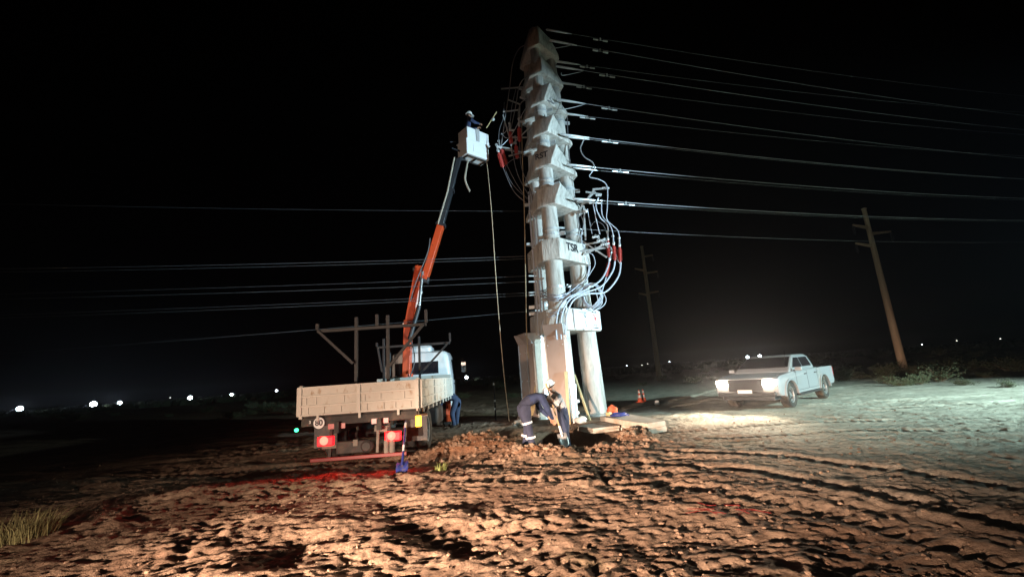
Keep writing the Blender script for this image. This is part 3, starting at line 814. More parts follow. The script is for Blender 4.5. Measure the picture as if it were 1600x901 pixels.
# ------------------------------------------------------------------ conductors
AZ = rad(76)
wdir = Vector((math.sin(AZ), math.cos(AZ), 0))
def conductor(a, Y, b, label, r, damper=None, length=48, group="conductors right of the tower", jump=None):
    s = at(*a, Y)
    # find where the wire passes under pixel b
    best = None
    for i in range(20, 700):
        p = s + wdir * (i * .1)
        d = _fw * FPX + _rt * (b[0] - 800) - _up * (b[1] - 450.5)
        k = p.y / d.y; e = abs(d.x * k - p.x)
        if best is None or e < best[0]: best = (e, i * .1, CAM_H + d.z * k)
    t1, z1 = best[1], best[2]
    sl = (z1 - s.z) / t1
    c = 0.0012
    sl0 = sl - c * t1
    def P(t): return s + wdir * t + Vector((0, 0, sl0 * t + c * t * t))
    o = thing("power_conductor", label, "power line", tuple(s), 0, group)
    MB().tube([P(length * (i / 40) ** 1.4) for i in range(41)], r * .45, 6).build("wire", "wire", o, smooth=True, **W)
    d0 = P(.5) - P(0)
    R = d0.to_track_quat('Z', 'Y').to_matrix().to_4x4()
    MB().lathe([(.02, -.25), (.045, -.2), (.045, .3), (.03, .7), (r, .9)], Matrix.Translation(P(.0)) @ R, 8).build("dead_end_clamp", "galv", o, smooth=True, **W)
    if damper:
        t = damper
        q = P(t); mb = MB()
        mb.box(q - Vector((0, 0, .03)), (.05, .04, .12))
        for sg in (-1, 1):
            e = P(t + sg * .26) - Vector((0, 0, .085)); f = P(t + sg * .12) - Vector((0, 0, .085))
            mb.tube([q - Vector((0, 0, .085)), e], .008, 6); mb.tube([f, P(t + sg * .33) - Vector((0, 0, .085))], .032, 8)
        mb.build("vibration_damper", "galv", o, **W)
    if jump:
        MB().tube(spline([P(jump)] + [at(*p) for p in [(x, y, Y) for x, y in []]] + [P(jump - .15) + Vector((-.1, -.05, -.14)), P(jump - .7) + Vector((-.2, -.1, -.40)), P(.1) + Vector((-.15, -.1, -.30))], 6), .016, 6).build("jumper", "wire", o, smooth=True, **W)
conductor((862, 48), 15.3, (1110, 88), "topmost faint wire running right from the tower's tip", .012, 2.2)
conductor((868, 65), 14.5, (1110, 108), "second wire from the top, running right from the tower cap", .018, 1.9, jump=.7)
conductor((875, 97), 15.3, (1150, 133), "faint third wire from the top, right of the tower", .012, 1.2)
conductor((878, 105), 14.5, (1240, 160), "fourth wire from the top on the tower's right side", .020, 1.9, jump=.9)
conductor((880, 130), 15.3, (1150, 166), "faint fifth wire from the top on the tower's right", .012, .9)
conductor((880, 157), 14.5, (1240, 208), "sixth wire from the top right of the tower, with hanging jumper", .020, 1.9, jump=.9)
conductor((885, 178), 15.3, (1150, 208), "faint seventh wire from the top on the tower's right", .012, .9)
conductor((885, 211), 14.4, (1250, 252), "bright wire leaving the tower's right side just above the RST collar", .028, 1.75)
conductor((888, 214), 15.2, (1250, 254), "thin wire close behind the bright one above the RST collar", .012)
conductor((895, 258), 14.4, (1280, 292), "bright wire leaving the tower's right side level with the RST letters", .028, 1.9)
conductor((900, 263), 15.2, (1280, 296), "thin wire close below the bright one level with the RST letters", .012)
conductor((905, 311), 14.4, (1290, 335), "lowest thick bright wire leaving the tower's right side", .030, 1.85)
conductor((905, 315), 15.2, (1290, 338), "thin wire close below the lowest thick bright wire", .012)
conductor((878, 356), 15.2, (1220, 373), "lowest thin wire right of the tower, above the TSR letters", .012)

def left_wire(a, b, label, r=.011):
    s = at(*a, 15.4)
    u = Vector((-math.sin(AZ), -math.cos(AZ), 0))
    best = None
    for i in range(20, 400):
        p = s + u * (i * .1)
        d = _fw * FPX + _rt * (b[0] - 800) - _up * (b[1] - 450.5)
        k = p.y / d.y; e = abs(d.x * k - p.x)
        if best is None or e < best[0]: best = (e, i * .1, CAM_H + d.z * k)
    sl = (best[2] - s.z) / best[1]
    c = .0008; r *= .55
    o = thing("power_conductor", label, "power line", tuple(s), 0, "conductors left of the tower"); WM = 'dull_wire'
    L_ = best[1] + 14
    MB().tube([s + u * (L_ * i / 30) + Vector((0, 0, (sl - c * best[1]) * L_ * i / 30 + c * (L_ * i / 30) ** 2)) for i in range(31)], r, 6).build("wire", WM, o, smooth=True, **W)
    MB().tube([s, s - u * .35 + Vector((0, 0, .0))], .03, 8).build("dead_end_clamp", "galv", o, **W)
left_wire((826, 400), (0, 420), "upper bright wire of the pair running left, crossing behind the red boom")
left_wire((826, 404), (0, 425), "lower wire of the brightest pair running left behind the boom", .008)
left_wire((826, 431), (0, 459), "faint wire running left just below the bright pair", .007)
left_wire((826, 440), (0, 467), "third bright wire running left, above the truck racks", .009)
left_wire((826, 457), (100, 488), "faint wire running left just above the truck's cross rails", .007)
left_wire((826, 461), (100, 493), "dim wire running left nearest above the truck's cross rails", .008)
left_wire((836, 485), (0, 552), "lowest wire running left, passing behind the truck racks", .008)
left_wire((826, 330), (150, 322), "highest dim wire running left, passing under the bucket", .005)

# ------------------------------------------------------------------ truck with boom
TRK = (-3.285, 8.905, 0.0); TRZ = rad(2.0)
truck = thing("crane_truck", "dropside truck with dirty white boards, black pipe racks and red knuckle boom, tail lamps lit", "truck", TRK, TRZ)
bd = MB()
bd.box((0, 2.77, 1.01), (2.40, 5.40, .07)).build("bed_floor", "chassis", truck)
for i in range(6):
    MB().box((0, .35 + i * .95, .93), (2.3, .09, .08)).build("cross_member", "chassis", truck)
for s in (-1, 1):
    MB().box((s * .42, 3.6, .80), (.09, 7.4, .22)).build("chassis_rail", "chassis", truck)
MB().box((0, .06, .93), (2.34, .10, .17)).build("rear_cross_beam", "chassis", truck, bevel=.01)

def dropside(x0, y0, x1, y1, z0, z1, nb, name, stiles, outn):
    """board panel between two ground points: boards, rails, stiles"""
    a = Vector((x0, y0, 0)); b = Vector((x1, y1, 0)); d = (b - a); L = d.length; d.normalize(); n = Vector(outn)
    ang = math.atan2(d.y, d.x); mid = (a + b) / 2
    root = MB().box(mid + Vector((0, 0, (z0 + z1) / 2)) - n * .006, (L, .018, z1 - z0 - .02), (0, 0, ang)).build(name, "truck_white", truck)
    hh = (z1 - z0) / nb
    for i in range(nb):
        zc_ = z0 + hh * (i + .5)
        MB().box(mid + Vector((0, 0, zc_)) + n * .010, (L - .11, .016, hh - .035), (0, 0, ang)).build("board", "truck_white", root, bevel=.004, segs=1)
    for i in range(nb + 1):
        zc_ = min(max(z0 + hh * i, z0 + .022), z1 - .022)
        MB().box(mid + Vector((0, 0, zc_)) + n * .022, (L, .04, .038), (0, 0, ang)).build("rail", "truck_frame", root, bevel=.006)
    for t in stiles:
        c = a + d * (L * t)
        w_ = .075
        if t in (0, 1): c = a + d * (.04 if t == 0 else L - .04)
        MB().box(c + Vector((0, 0, (z0 + z1) / 2)) + n * .027, (w_, .054, z1 - z0 - .004), (0, 0, ang)).build("stile", "truck_frame", root, bevel=.006)
    return root
tg = dropside(-1.225, .0, 1.225, .0, 1.05, 1.635, 3, "tailgate", (0, .5, 1), (0, -1, 0))
for x in (.02, .80, -.82):
    MB().box((x, -.02, 1.01), (.05, .05, .12)).build("hinge", "truck_frame", tg, bevel=.006)
# small pressed ribs of the tailgate, rusty between
for row in (0, 1):
    for x in ((-1.06, -.86, -.30, .12, .44, .92) if row else (-1.02, -.70, -.36, .16, .50, .74, 1.05)):
        MB().box((x, -.032, 1.15 + row * .195), (.018, .012, .13)).build("pressed_rib", "truck_frame", tg)
sr = dropside(1.225, .02, 1.225, 5.5, 1.05, 1.635, 3, "side_board", (0, .333, .667, 1), (1, 0, 0))
sl_ = dropside(-1.225, .02, -1.225, 5.5, 1.05, 1.635, 3, "side_board", (0, .333, .667, 1), (-1, 0, 0))
for i in range(9):
    MB().box((1.235, .35 + i * .6, 1.015), (.035, .07, .12)).build("latch", "truck_frame", sr, bevel=.006)
    MB().box((-1.235, .35 + i * .6, 1.015), (.035, .07, .12)).build("latch", "truck_frame", sl_, bevel=.006)
dropside(-1.225, 5.5, 1.225, 5.5, 1.05, 1.75, 3, "headboard", (0, .5, 1), (0, 1, 0))
for s in (-1, 1):
    MB().box((s * 1.19, .05, 1.33), (.07, .08, .66)).build("corner_post", "truck_frame", truck, bevel=.008)

# pipe racks
def rack(y, posts, zt, x0, x1, horn, zb=1.06):
    r_ = MB().bar((x0, y, zt), (x1, y, zt), .07, .07).build("pipe_rack", "rack", truck, bevel=.006)
    for x in posts:
        MB().bar((x, y + .071, zb), (x, y + .071, zt + .28), .07, .07).build("post", "rack", r_, bevel=.006)
    MB().bar((x0 + .05, y - .071, zt), (posts[0] - .02, y - .071, zt - .78), .055, .055).build("brace", "rack", r_)
    MB().bar((x1 - .05, y - .071, zt), (posts[-1] + .02, y - .071, zt - .95), .055, .055).build("brace", "rack", r_)
    MB().bar((x1, y, zt + .036), (x1, y, zt + horn), .06, .06).build("end_stop", "rack", r_)
    MB().bar((x0, y, zt + .036), (x0, y, zt + horn * .5), .06, .06).build("end_stop", "rack", r_)
    return r_
rack(.75, (-.34, .38), 2.86, -1.20, 1.28, .34)
MB().bar((.16, .75, 2.90), (.16, .75, 3.16), .07).build("post_stub", "rack", truck)
rack(4.9, (-.85, .30), 2.74, -1.05, 1.32, .32)

# lamps, plate and bumper at the rear
MB().lathe([(.125, 0), (.125, .012)], frame((-.80, -.004, .905), (0, -1, 0)), 28).build("speed_disc", "sign_white", truck)
MB().lathe([(.128, 0), (.128, .004), (.112, .004), (.112, 0)], frame((-.80, -.017, .905), (0, -1, 0)), 28, False).build("disc_rim", "ink", truck)
lettering("speed_number", "80", .155, frame((-.80, -.020, .905), (0, -1, 0)), "ink", truck, world=False)
lettering("number", "3", .08, frame((-.985, -.004, .93), (0, -1, 0)), "sign_white", truck, world=False)
MB().box((0, -.02, .20), (1.90, .06, .07)).build("rear_bumper", "red_paint", truck, bevel=.01)
for x in (-.58, .58):
    MB().bar((x, .0, .23), (x, .10, .85), .06).build("bumper_bracket", "chassis", truck)
for s, x in ((-1, -.66), (1, .68)):
    h_ = MB().box((x, .00, .545), (.32, .10, .18)).build("tail_lamp", "tail_dim", truck, bevel=.02)
    MB().lathe([(.085, 0), (.075, .025), (.03, .04)], frame((x - .02, -.052, .56), (0, -1, 0)), 16).build("bulb_glow", "tail", h_)
    l = bpy.data.lights.new("tail_light", 'SPOT'); l.energy = 75; l.color = (1, .04, .03); l.shadow_soft_size = .2
    l.spot_size = rad(150); l.spot_blend = .6
    lo = bpy.data.objects.new("tail_light", l); COL.objects.link(lo); lo.parent = h_; lo.location = (x - .02, -.10, .56); lo.rotation_euler = (rad(78), 0, rad(180))
for x, m_ in ((-1.24, "green_lamp"),):
    MB().lathe([(.035, 0), (.035, .03), (.01, .05)], frame((x, -.01, .80), (0, -1, 0)), 14).build("marker_lamp", m_, truck)
b_ = MB().box((1.20, -.02, .80), (.12, .07, .22)).build("turn_lamp", "amber", truck, bevel=.02)
MB().bar((1.20, .0, .90), (1.20, .02, 1.06), .03).build("lamp_bracket", "chassis", b_)
MB().box((-.45, -.003, .82), (.34, .012, .10)).build("reflector", "red_lens", truck)
MB().box((.42, -.003, .86), (.34, .012, .10)).build("reflector", "red_lens", truck)
MB().box((-.52, -.02, .43), (.42, .02, .06)).build("lamp_bar", "shaded_white", truck)
pl = MB().box((-.14, .02, .40), (.60, .16, .24)).build("hitch_box", "chassis", truck, bevel=.02)
MB().box((-.05, -.075, .48), (.09, .01, .12)).build("hitch_plate", "shaded_white", pl)
MB().lathe([(.10, 0), (.12, .03), (.12, .10), (.08, .14)], frame((.18, .0, .40), (0, -1, 0)), 18).build("tow_coupling", "chassis", truck, smooth=True)
MB().box((.44, .06, .70), (.30, .02, .12), (0, .12, 0)).build("licence_plate", "shaded_white", truck)
MB().bar((.35, .05, .25), (.37, .05, .75), .05).build("hanging_strap", "shaded_white", truck)
for x in (.55, .66):
    MB().lathe([(.05, 0), (.055, .02), (.055, .22), (.02, .28), (.02, .32)], Matrix.Translation((x, -.01, .236)), 12).build("white_bottle", "shaded_white", truck, smooth=True)
for s in (-1, 1):
    fl = MB().box((s * .98, .78, .58), (.50, .015, .52)).build("mudflap", "mudflap", truck)
    MB().box((s * .98, .765, .86), (.54, .03, .05)).build("mudflap_bar", "galv", fl)
    MB().box((s * 1.215, 1.5, .98), (.03, 1.3, .05)).build("fender_edge", "chassis", truck)

def wheel(parent, c, r, w, rr, ax=(1, 0, 0), outer=1, tread=True):
    F_ = frame(c, Vector(ax) * outer, (0, 0, 1))
    prof = [(rr, -w / 2 + .01), (r * .90, -w / 2), (r * .98, -w / 2 + .03), (r, -w * .25), (r, w * .25), (r * .98, w / 2 - .03), (r * .90, w / 2), (rr, w / 2 - .01)]
    t = MB().lathe(prof, F_, 36, False).build("tyre", "rubber", parent, smooth=True)
    rm = MB()
    rm.lathe([(rr + .01, w / 2 - .02), (rr * .9, w / 2 - .03), (rr * .85, w * .22), (rr * .35, w * .18), (rr * .28, w * .32), (.001, w * .34)], F_, 24, False)
    rim = rm.build("rim", "rim", t, smooth=True)
    for k in range(6):
        a = k * math.pi / 3 + .4
        q = F_ @ Vector((math.cos(a) * rr * .62, math.sin(a) * rr * .62, w * .235))
        MB().lathe([(rr * .17, 0), (rr * .17, .012)], F_ @ Matrix.Translation((math.cos(a) * rr * .62, math.sin(a) * rr * .62, w * .205)), 10).build("rim_hole", "chassis", rim)
    nuts = MB()
    for k in range(6):
        a = k * math.pi / 3
        nuts.lathe([(.02, 0), (.02, .03), (.01, .035)], F_ @ Matrix.Translation((rr * .55 * math.cos(a), rr * .55 * math.sin(a), w * .20)), 8)
    nuts.build("wheel_nuts", "chassis", rim)
    return t
for s in (-1, 1):
    wheel(truck, (s * 1.02, 1.5, .47), .48, .24, .28, outer=s)
    wheel(truck, (s * .76, 1.5, .47), .48, .24, .28, outer=s)
    wheel(truck, (s * .98, 6.15, .47), .48, .26, .28, outer=s)
MB().tube([(-.95, 1.5, .47), (.95, 1.5, .47)], .09, 12).build("rear_axle", "chassis", truck)
MB().tube([(-.95, 6.15, .47), (.95, 6.15, .47)], .07, 12).build("front_axle", "chassis", truck)
MB().box((.95, 3.1, .66), (.50, 1.0, .48)).build("fuel_tank", "chassis", truck, bevel=.08, segs=3)
MB().box((-.95, 3.4, .66), (.50, 1.2, .48)).build("tool_locker", "chassis", truck, bevel=.02)

# cab
def rrect(x, y0, y1, z, r, n=4):
    out = []
    for cx_, cy_, a0 in ((x - r, y1 - r, 0), (-x + r, y1 - r, 90), (-x + r, y0 + r, 180), (x - r, y0 + r, 270)):
        for k in range(n + 1):
            a = rad(a0 + 90 * k / n); out.append((cx_ + r * math.cos(a), cy_ + r * math.sin(a), z))
    return out
cab = MB().loft([rrect(1.14, 6.02, 7.80, .62, .08), rrect(1.16, 5.99, 7.84, 1.2, .10), rrect(1.15, 5.99, 7.82, 1.75, .12), rrect(1.08, 6.02, 7.62, 2.38, .16),
                 rrect(1.02, 6.07, 7.52, 2.53, .22), rrect(.88, 6.2, 7.4, 2.60, .28)]).build("cab", "cab_white", truck, smooth=True)
MB().loft([rrect(.46, 6.25, 7.1, 2.59, .12), rrect(.46, 6.25, 7.1, 2.74, .14), rrect(.40, 6.32, 7.0, 2.82, .16)]).build("roof_box", "cab_white", cab, smooth=True)
MB().box((0, 5.985, 2.02), (1.5, .02, .42)).build("rear_window", "glass", cab, bevel=.008)
for s in (-1, 1):
    MB().loft([[(s * 1.162, 6.85, 1.55), (s * 1.162, 7.62, 1.55), (s * 1.105, 7.45, 2.28), (s * 1.105, 6.85, 2.28)],
               [(s * 1.172, 6.85, 1.55), (s * 1.172, 7.62, 1.55), (s * 1.115, 7.45, 2.28), (s * 1.115, 6.85, 2.28)]]).build("side_window", "glass", cab)
    MB().box((s * 1.175, 6.9, 1.42), (.02, .16, .04)).build("door_handle", "chassis", cab)
    mr_ = MB().tube([(s * 1.10, 7.62, 2.30), (s * 1.45, 7.72, 2.34), (s * 1.47, 7.72, 1.75)], .016, 8).build("mirror_arm", "chassis", cab)
    MB().box((s * 1.47, 7.70, 2.0), (.20, .06, .40)).build("mirror", "chrome", mr_, bevel=.02)
MB().loft([[(-1.0, 7.84, 1.5), (1.0, 7.84, 1.5), (.95, 7.66, 2.32), (-.95, 7.66, 2.32)], [(-1.0, 7.86, 1.5), (1.0, 7.86, 1.5), (.95, 7.68, 2.34), (-.95, 7.68, 2.34)]]).build("windscreen", "glass", cab)
MB().box((0, 7.9, .62), (2.3, .14, .32)).build("front_bumper", "chassis", truck, bevel=.03)
MB().tube([(-.92, 5.92, 1.0), (-.92, 5.92, 2.5), (-.92, 5.86, 2.62)], .07, 12).build("exhaust_stack", "rack", truck, smooth=True)
# stabiliser legs of the boom
for s in (-1, 1):
    MB().box((s * 1.08, 5.74, .66), (.16, .16, .90)).build("stabiliser_leg", "boom_red", truck, bevel=.01)
MB().box((0, 5.74, 1.0), (2.3, .22, .22)).build("stabiliser_beam", "boom_red", truck, bevel=.01)

# boom, in world positions
def P_(x, y, Y): return at(x, y, Y)
base = P_(635, 590, 14.62)
elbow = P_(655, 420, 14.75)
MB().lathe([(.34, 0), (.34, .25), (.26, .35), (.22, .8)], Matrix.Translation((base.x, base.y, 1.05)), 24).build("slew_base", "boom_red", truck, smooth=True, **W)
mast_foot = Vector((base.x, base.y, 1.4))
ml_ = P_(638, 500, 14.68)
mast = MB().bar(mast_foot, ml_, .26, .30, up=(0, 1, 0)).build("mast", "boom_red", truck, bevel=.02, **W)
low = MB().bar(ml_ - Vector((0, 0, .25)), elbow + (elbow - ml_).normalized() * .10, .28, .26, up=(0, 1, 0)).build("lower_boom", "boom_red", truck, bevel=.02, **W)
MB().bar(ml_ + Vector((.19, -.05, .4)), P_(653, 455, 14.7) + Vector((.12, -.05, 0)), .02, .16, up=(1, 0, 0)).build("maker_panel", "sign_white", low, **W)
MB().tube([ml_ + Vector((-.17, 0, -.1)), ml_ + Vector((.17, 0, -.1))], .10, 16).build("pivot_pin", "chrome", low, **W)
k0 = P_(663, 437, 14.72); k1 = P_(689, 352, 14.78); k2 = P_(704, 298, 14.82); k3 = P_(717, 249, 14.86)
MB().tube([elbow + Vector((-.20, 0, 0)), elbow + Vector((.24, 0, -.05))], .13, 18).build("elbow_joint", "boom_dark", low, **W)
MB().bar(elbow + Vector((-.02, -.17, .05)), k0 + Vector((0, -.17, .0)), .10, .22, up=(0, 1, 0)).build("link_plate", "boom_red", low, **W)
up_ = MB().bar(k0, k1, .24, .30, up=(0, 1, 0)).build("upper_boom", "boom_red", truck, bevel=.02, **W)
MB().box(k1, (.32, .36, .10), (k1 - k0).to_track_quat('Z', 'Y').to_matrix().to_4x4()).build("boom_collar", "boom_dark", up_, **W)
MB().box(k0, (.30, .34, .22), (k1 - k0).to_track_quat('Z', 'Y').to_matrix().to_4x4()).build("boom_end_cap", "boom_dark", up_, bevel=.02, **W)
MB().bar(k1, k2, .19, .24, up=(0, 1, 0)).build("first_extension", "boom_dark", up_, bevel=.012, **W)
MB().bar(k2, k3, .16, .20, up=(0, 1, 0)).build("second_extension", "boom_dark", up_, bevel=.012, **W)
MB().box(k2, (.26, .30, .10), (k1 - k0).to_track_quat('Z', 'Y').to_matrix().to_4x4()).build("extension_collar", "boom_dark", up_, **W)
c1 = P_(655, 478, 14.45); c2 = P_(660, 424, 14.5)
cy = MB().tube([P_(640, 530, 14.45), c1], .075, 14).build("lift_cylinder", "boom_dark", low, smooth=True, **W)
MB().tube([c1, c2], .055, 12).build("piston_rod", "chrome", low, smooth=True, **W)
MB().tube([P_(684, 350, 14.6), P_(699, 300, 14.62), P_(710, 246, 14.65)], .030, 8).build("hose_tube", "hose", up_, smooth=True, **W)
MB().tube(spline([P_(641, 470, 14.5), P_(650, 440, 14.4), P_(668, 395, 14.5), P_(672, 372, 14.55)]), .02, 6).build("hydraulic_hose", "dark_cable", up_, smooth=True, **W)
MB().tube(spline([P_(640, 590, 14.4), P_(648, 560, 14.35), P_(642, 520, 14.4), P_(655, 480, 14.4)]), .02, 6).build("hydraulic_hose", "dark_cable", low, smooth=True, **W)
MB().bar(P_(688, 333, 14.6), P_(693, 318, 14.6), .03, .05).build("hose_bracket", "boom_dark", up_, **W)

# bucket: bottom corners in world, then its sides
ZB = 9.9
bn = on_z(729.9, 238.5, ZB); br = on_z(762.6, 249.9, ZB); bl = on_z(715.3, 245.9, ZB)
ex = (br - bn); LX = ex.length * 1.06; ex.normalize()
ey = Vector((0, 0, 1)).cross(ex).normalized(); LY = 0.62
tilt = Matrix.Identity(4)
def BK(a, b, c): return bn + ex * a + ey * b + Vector((0, 0, c))
def bbox_(a0, a1, b0, b1, c0, c1): return [[BK(a0, b0, c0), BK(a1, b0, c0), BK(a1, b1, c0), BK(a0, b1, c0)], [BK(a0, b0, c1), BK(a1, b0, c1), BK(a1, b1, c1), BK(a0, b1, c1)]]
bucket = MB().loft(bbox_(0, LX, 0, LY, 0, .62)).build("bucket", "fibreglass", truck, bevel=.02, **W)
t = .035
up0, up1 = .60, 1.18
for q in (bbox_(.10, LX + .09, .06, .06 + t, up0, up1), bbox_(.10, LX + .09, LY + .05 - t, LY + .05, up0, up1),
          bbox_(.10, .10 + t, .06 + t, LY + .05 - t, up0, up1), bbox_(LX + .09 - t, LX + .09, .06 + t, LY + .05 - t, up0, up1)):
    MB().loft(q).build("bucket_wall", "fibreglass", bucket, bevel=.008, **W)
MB().loft(bbox_(-.002, LX + .095, -.002, LY + .055, .605, .64)).build("step_flange", "fibreglass", bucket, **W)
for a0, a1, b0, b1 in ((.08, LX - .08, .08, .13), (.08, LX - .08, LY - .13, LY - .08), (.08, .13, .13, LY - .13), (LX - .13, LX - .08, .13, LY - .13), (LX / 2 - .03, LX / 2 + .03, .13, LY - .13)):
    MB().loft(bbox_(a0, a1, b0, b1, -.045, -.001)).build("floor_rib", "chassis", bucket, **W)
MB().loft(bbox_(.30, LX * .62, -.012, -.003, .16, .46)).build("bucket_panel", "fibreglass", bucket, bevel=.004, **W)
MB().bar(k3, BK(LX * .25, LY * .8, .1), .14, .14).build("bucket_mount", "boom_dark", bucket, **W)
MB().bar(BK(-.02, LY * .7, .25), BK(-.30, LY * .9, .35), .05, .05).build("control_lever", "boom_dark", bucket, **W)
MB().bar(BK(.0, LY + .1, .8), at(703, 222, 14.9), .035, .035).build("bucket_lever", "boom_dark", bucket, **W)

hc = tag(MB().loft([[BK(.52, .03, .64), BK(.66, .03, .64), BK(.68, .03, 1.20), BK(.50, .03, 1.20)], [BK(.52, .045, .64), BK(.66, .045, .64), BK(.68, .05, 1.20), BK(.50, .05, 1.20)]])
         .loft([[BK(.50, .03, 1.19), BK(.68, .03, 1.19), BK(.66, .22, 1.21), BK(.48, .22, 1.21)], [BK(.50, .03, 1.215), BK(.68, .03, 1.215), BK(.66, .22, 1.235), BK(.48, .22, 1.235)]])
         .build("cover_cloth", "grey_cloth", None, bevel=.01), "grey cloth folded over the rim of the white lift bucket", "cloth")
st = spline([BK(.30, LY * .6, -.05), at(728, 268, 14.7), at(727, 282, 14.7), at(734, 299, 14.7)], 6)
tag(MB().tube(st, .035, 6).build("hanging_strap", "hose", None, smooth=True), "short tan strap dangling below the white bucket", "strap")
hs = thing("hot_stick", "short tool pole sticking up beyond the bucket's right rim", "tool pole", tuple(BK(LX, LY, .9)))
MB().tube([at(760, 200, 14.9), at(776, 175, 14.9)], .022, 8).build("pole", "yellow_wood", hs, smooth=True, **W)
MB().lathe([(.03, -.05), (.06, -.03), (.06, .05), (.03, .07)], frame(at(770, 187, 14.9), (1, .2, .6)), 10).build("clamp_head", "galv", hs, **W)

# rope down to the ground
rp = [BK(LX * .95, .10, .0), at(768, 330, 14.7), at(776, 450, 14.9), at(786, 570, 15.1), Vector((-.42, 15.2, .02))]
tag(MB().tube(spline(rp, 6), .015, 6).build("hand_line", "rope", None, smooth=True), "long thin hand rope hanging from the bucket to the ground", "rope")

# ------------------------------------------------------------------ people
def person(name, label, J, mats, helmet=None, loc=(0, 0, 0), rz=0.0, curl=(0, 0, -1), face=(1, 0, 0), tape=False, scale=1.0):
    """J: joint positions (local, metres). One continuous skinned body; facing = face."""
    names = []; co = []; rr = []; ed = []; em = []
    def V(n, p, r):
        names.append(n); co.append(Vector(p)); rr.append(r); return len(co) - 1
    def E(a, b, mt): ed.append((a, b)); em.append(mt)
    pel = V("pelvis", J["pelvis"], (.205, .170))
    wst = V("waist", (Vector(J["pelvis"]) * .55 + Vector(J["chest"]) * .45), (.200, .165))
    che = V("chest", J["chest"], (.225, .175))
    nek = V("neck", J["neck"], .062)
    hd = Vector(J["head"]); nk = Vector(J["neck"]); f = Vector(face).normalized(); hu = (hd - nk).normalized()
    jaw = V("jaw", hd - hu * .07 + f * .02, .074)
    hea = V("head", hd + hu * .02, (.082, .098)); crown = V("crown", hd + hu * .10, .072)
    nose = V("nose", hd - hu * .01 + f * .115, .014)
    E(pel, wst, 1); E(wst, che, 0); E(che, nek, 0); E(nek, jaw, 2); E(jaw, hea, 2); E(hea, crown, 2); E(hea, nose, 2)
    for s in ("l", "r"):
        sh = V("sh", J["sh_" + s], .092); el = V("el", J["el_" + s], .066); wr = V("wr", J["wr_" + s], .042)
        E(che, sh, 0); E(sh, el, 0); E(el, wr, 0)
        d = (co[wr] - co[el]).normalized(); c = Vector(curl); c = (c - d * c.dot(d)).normalized(); sd = d.cross(c)
        palm = V("palm", co[wr] + d * .055, (.040, .022)); E(wr, palm, 2)
        for k, ln in enumerate((.062, .075, .070, .055)):
            b0 = co[palm] + d * .030 + sd * (.030 - .020 * k)
            i1 = V("kn", b0, .010); i2 = V("f1", b0 + d * ln * .6 + c * ln * .25, .009); i3 = V("f2", b0 + d * ln * .75 + c * ln * .75, .008)
            E(palm, i1, 2); E(i1, i2, 2); E(i2, i3, 2)
        t1 = V("t1", co[wr] + d * .03 + sd * .045 + c * .01, .011); t2 = V("t2", co[wr] + d * .065 + sd * .055 + c * .04, .009)
        E(wr, t1, 2); E(t1, t2, 2)
        hp = V("hip", J["hip_" + s], .125); kn = V("knee", J["kn_" + s], .088); an = V("ankle", J["an_" + s], .066)
        kc = V("calf", co[kn] * .6 + co[an] * .4, .082)
        toe = V("toe", Vector(J["an_" + s]) + Vector(J.get("foot", f)) * .17 + Vector((0, 0, -.055)), .042); heel = V("heel", Vector(J["an_" + s]) - Vector(J.get("foot", f)) * .05 + Vector((0, 0, -.045)), .042)
        E(pel, hp, 1); E(hp, kn, 1); E(kn, kc, 1); E(kc, an, 1); E(an, toe, 3); E(an, heel, 3)
    me = bpy.data.meshes.new(name); me.from_pydata([tuple(v) for v in co], ed, [])
    o = bpy.data.objects.new(name + "_skel", me); COL.objects.link(o)
    md = o.modifiers.new("skin", 'SKIN'); md.use_smooth_shade = True; md.branch_smoothing = 0.6
    for i, v in enumerate(me.skin_vertices[0].data):
        v.radius = rr[i] if isinstance(rr[i], tuple) else (rr[i], rr[i]); v.use_root = (i == 0)
    sb = o.modifiers.new("sub", 'SUBSURF'); sb.levels = 2; sb.render_levels = 2
    dg = bpy.context.evaluated_depsgraph_get()
    bme = bpy.data.meshes.new_from_object(o.evaluated_get(dg))
    bpy.data.objects.remove(o)
    bme.materials.clear()
    for m_ in mats: bme.materials.append(M[m_])
    A_ = np.array([co[a][:] for a, b in ed]); B_ = np.array([co[b][:] for a, b in ed]); D_ = B_ - A_; LL = (D_ ** 2).sum(1)
    idx = []
    for p_ in bme.polygons:
        c = np.array(p_.center[:]); t_ = np.clip(((c - A_) * D_).sum(1) / LL, 0, 1)
        q = ((A_ + D_ * t_[:, None] - c) ** 2).sum(1)
        idx.append(em[int(q.argmin())])
    bme.polygons.foreach_set("material_index", idx); bme.shade_smooth()
    b = bpy.data.objects.new(name, bme); COL.objects.link(b)
    b.location = loc; b.rotation_euler = (0, 0, rz); b.scale = (scale,) * 3
    tag(b, label, "person"); ROOTM[b.name] = Matrix.Translation(Vector(loc)) @ Euler((0, 0, rz)).to_matrix().to_4x4()
    R = Matrix.Translation(hd + hu * .045) @ Matrix((f - hu * f.dot(hu), hu.cross(f), hu)).transposed().to_4x4()
    for s in (-1, 1):
        MB().lathe([(.004, 0), (.012, .004), (.004, .010)], Matrix.Translation(hd + hu * .02 + f * .088 + hu.cross(f) * (s * .033)) @ f.to_track_quat('Z', 'Y').to_matrix().to_4x4(), 8).build("eye", "hair", b)
        MB().lathe([(.012, -.01), (.028, 0), (.012, .01)], Matrix.Translation(hd + hu.cross(f) * (s * .088)) @ hu.cross(f).to_track_quat('Z', 'Y').to_matrix().to_4x4(), 8).build("ear", "skin", b)
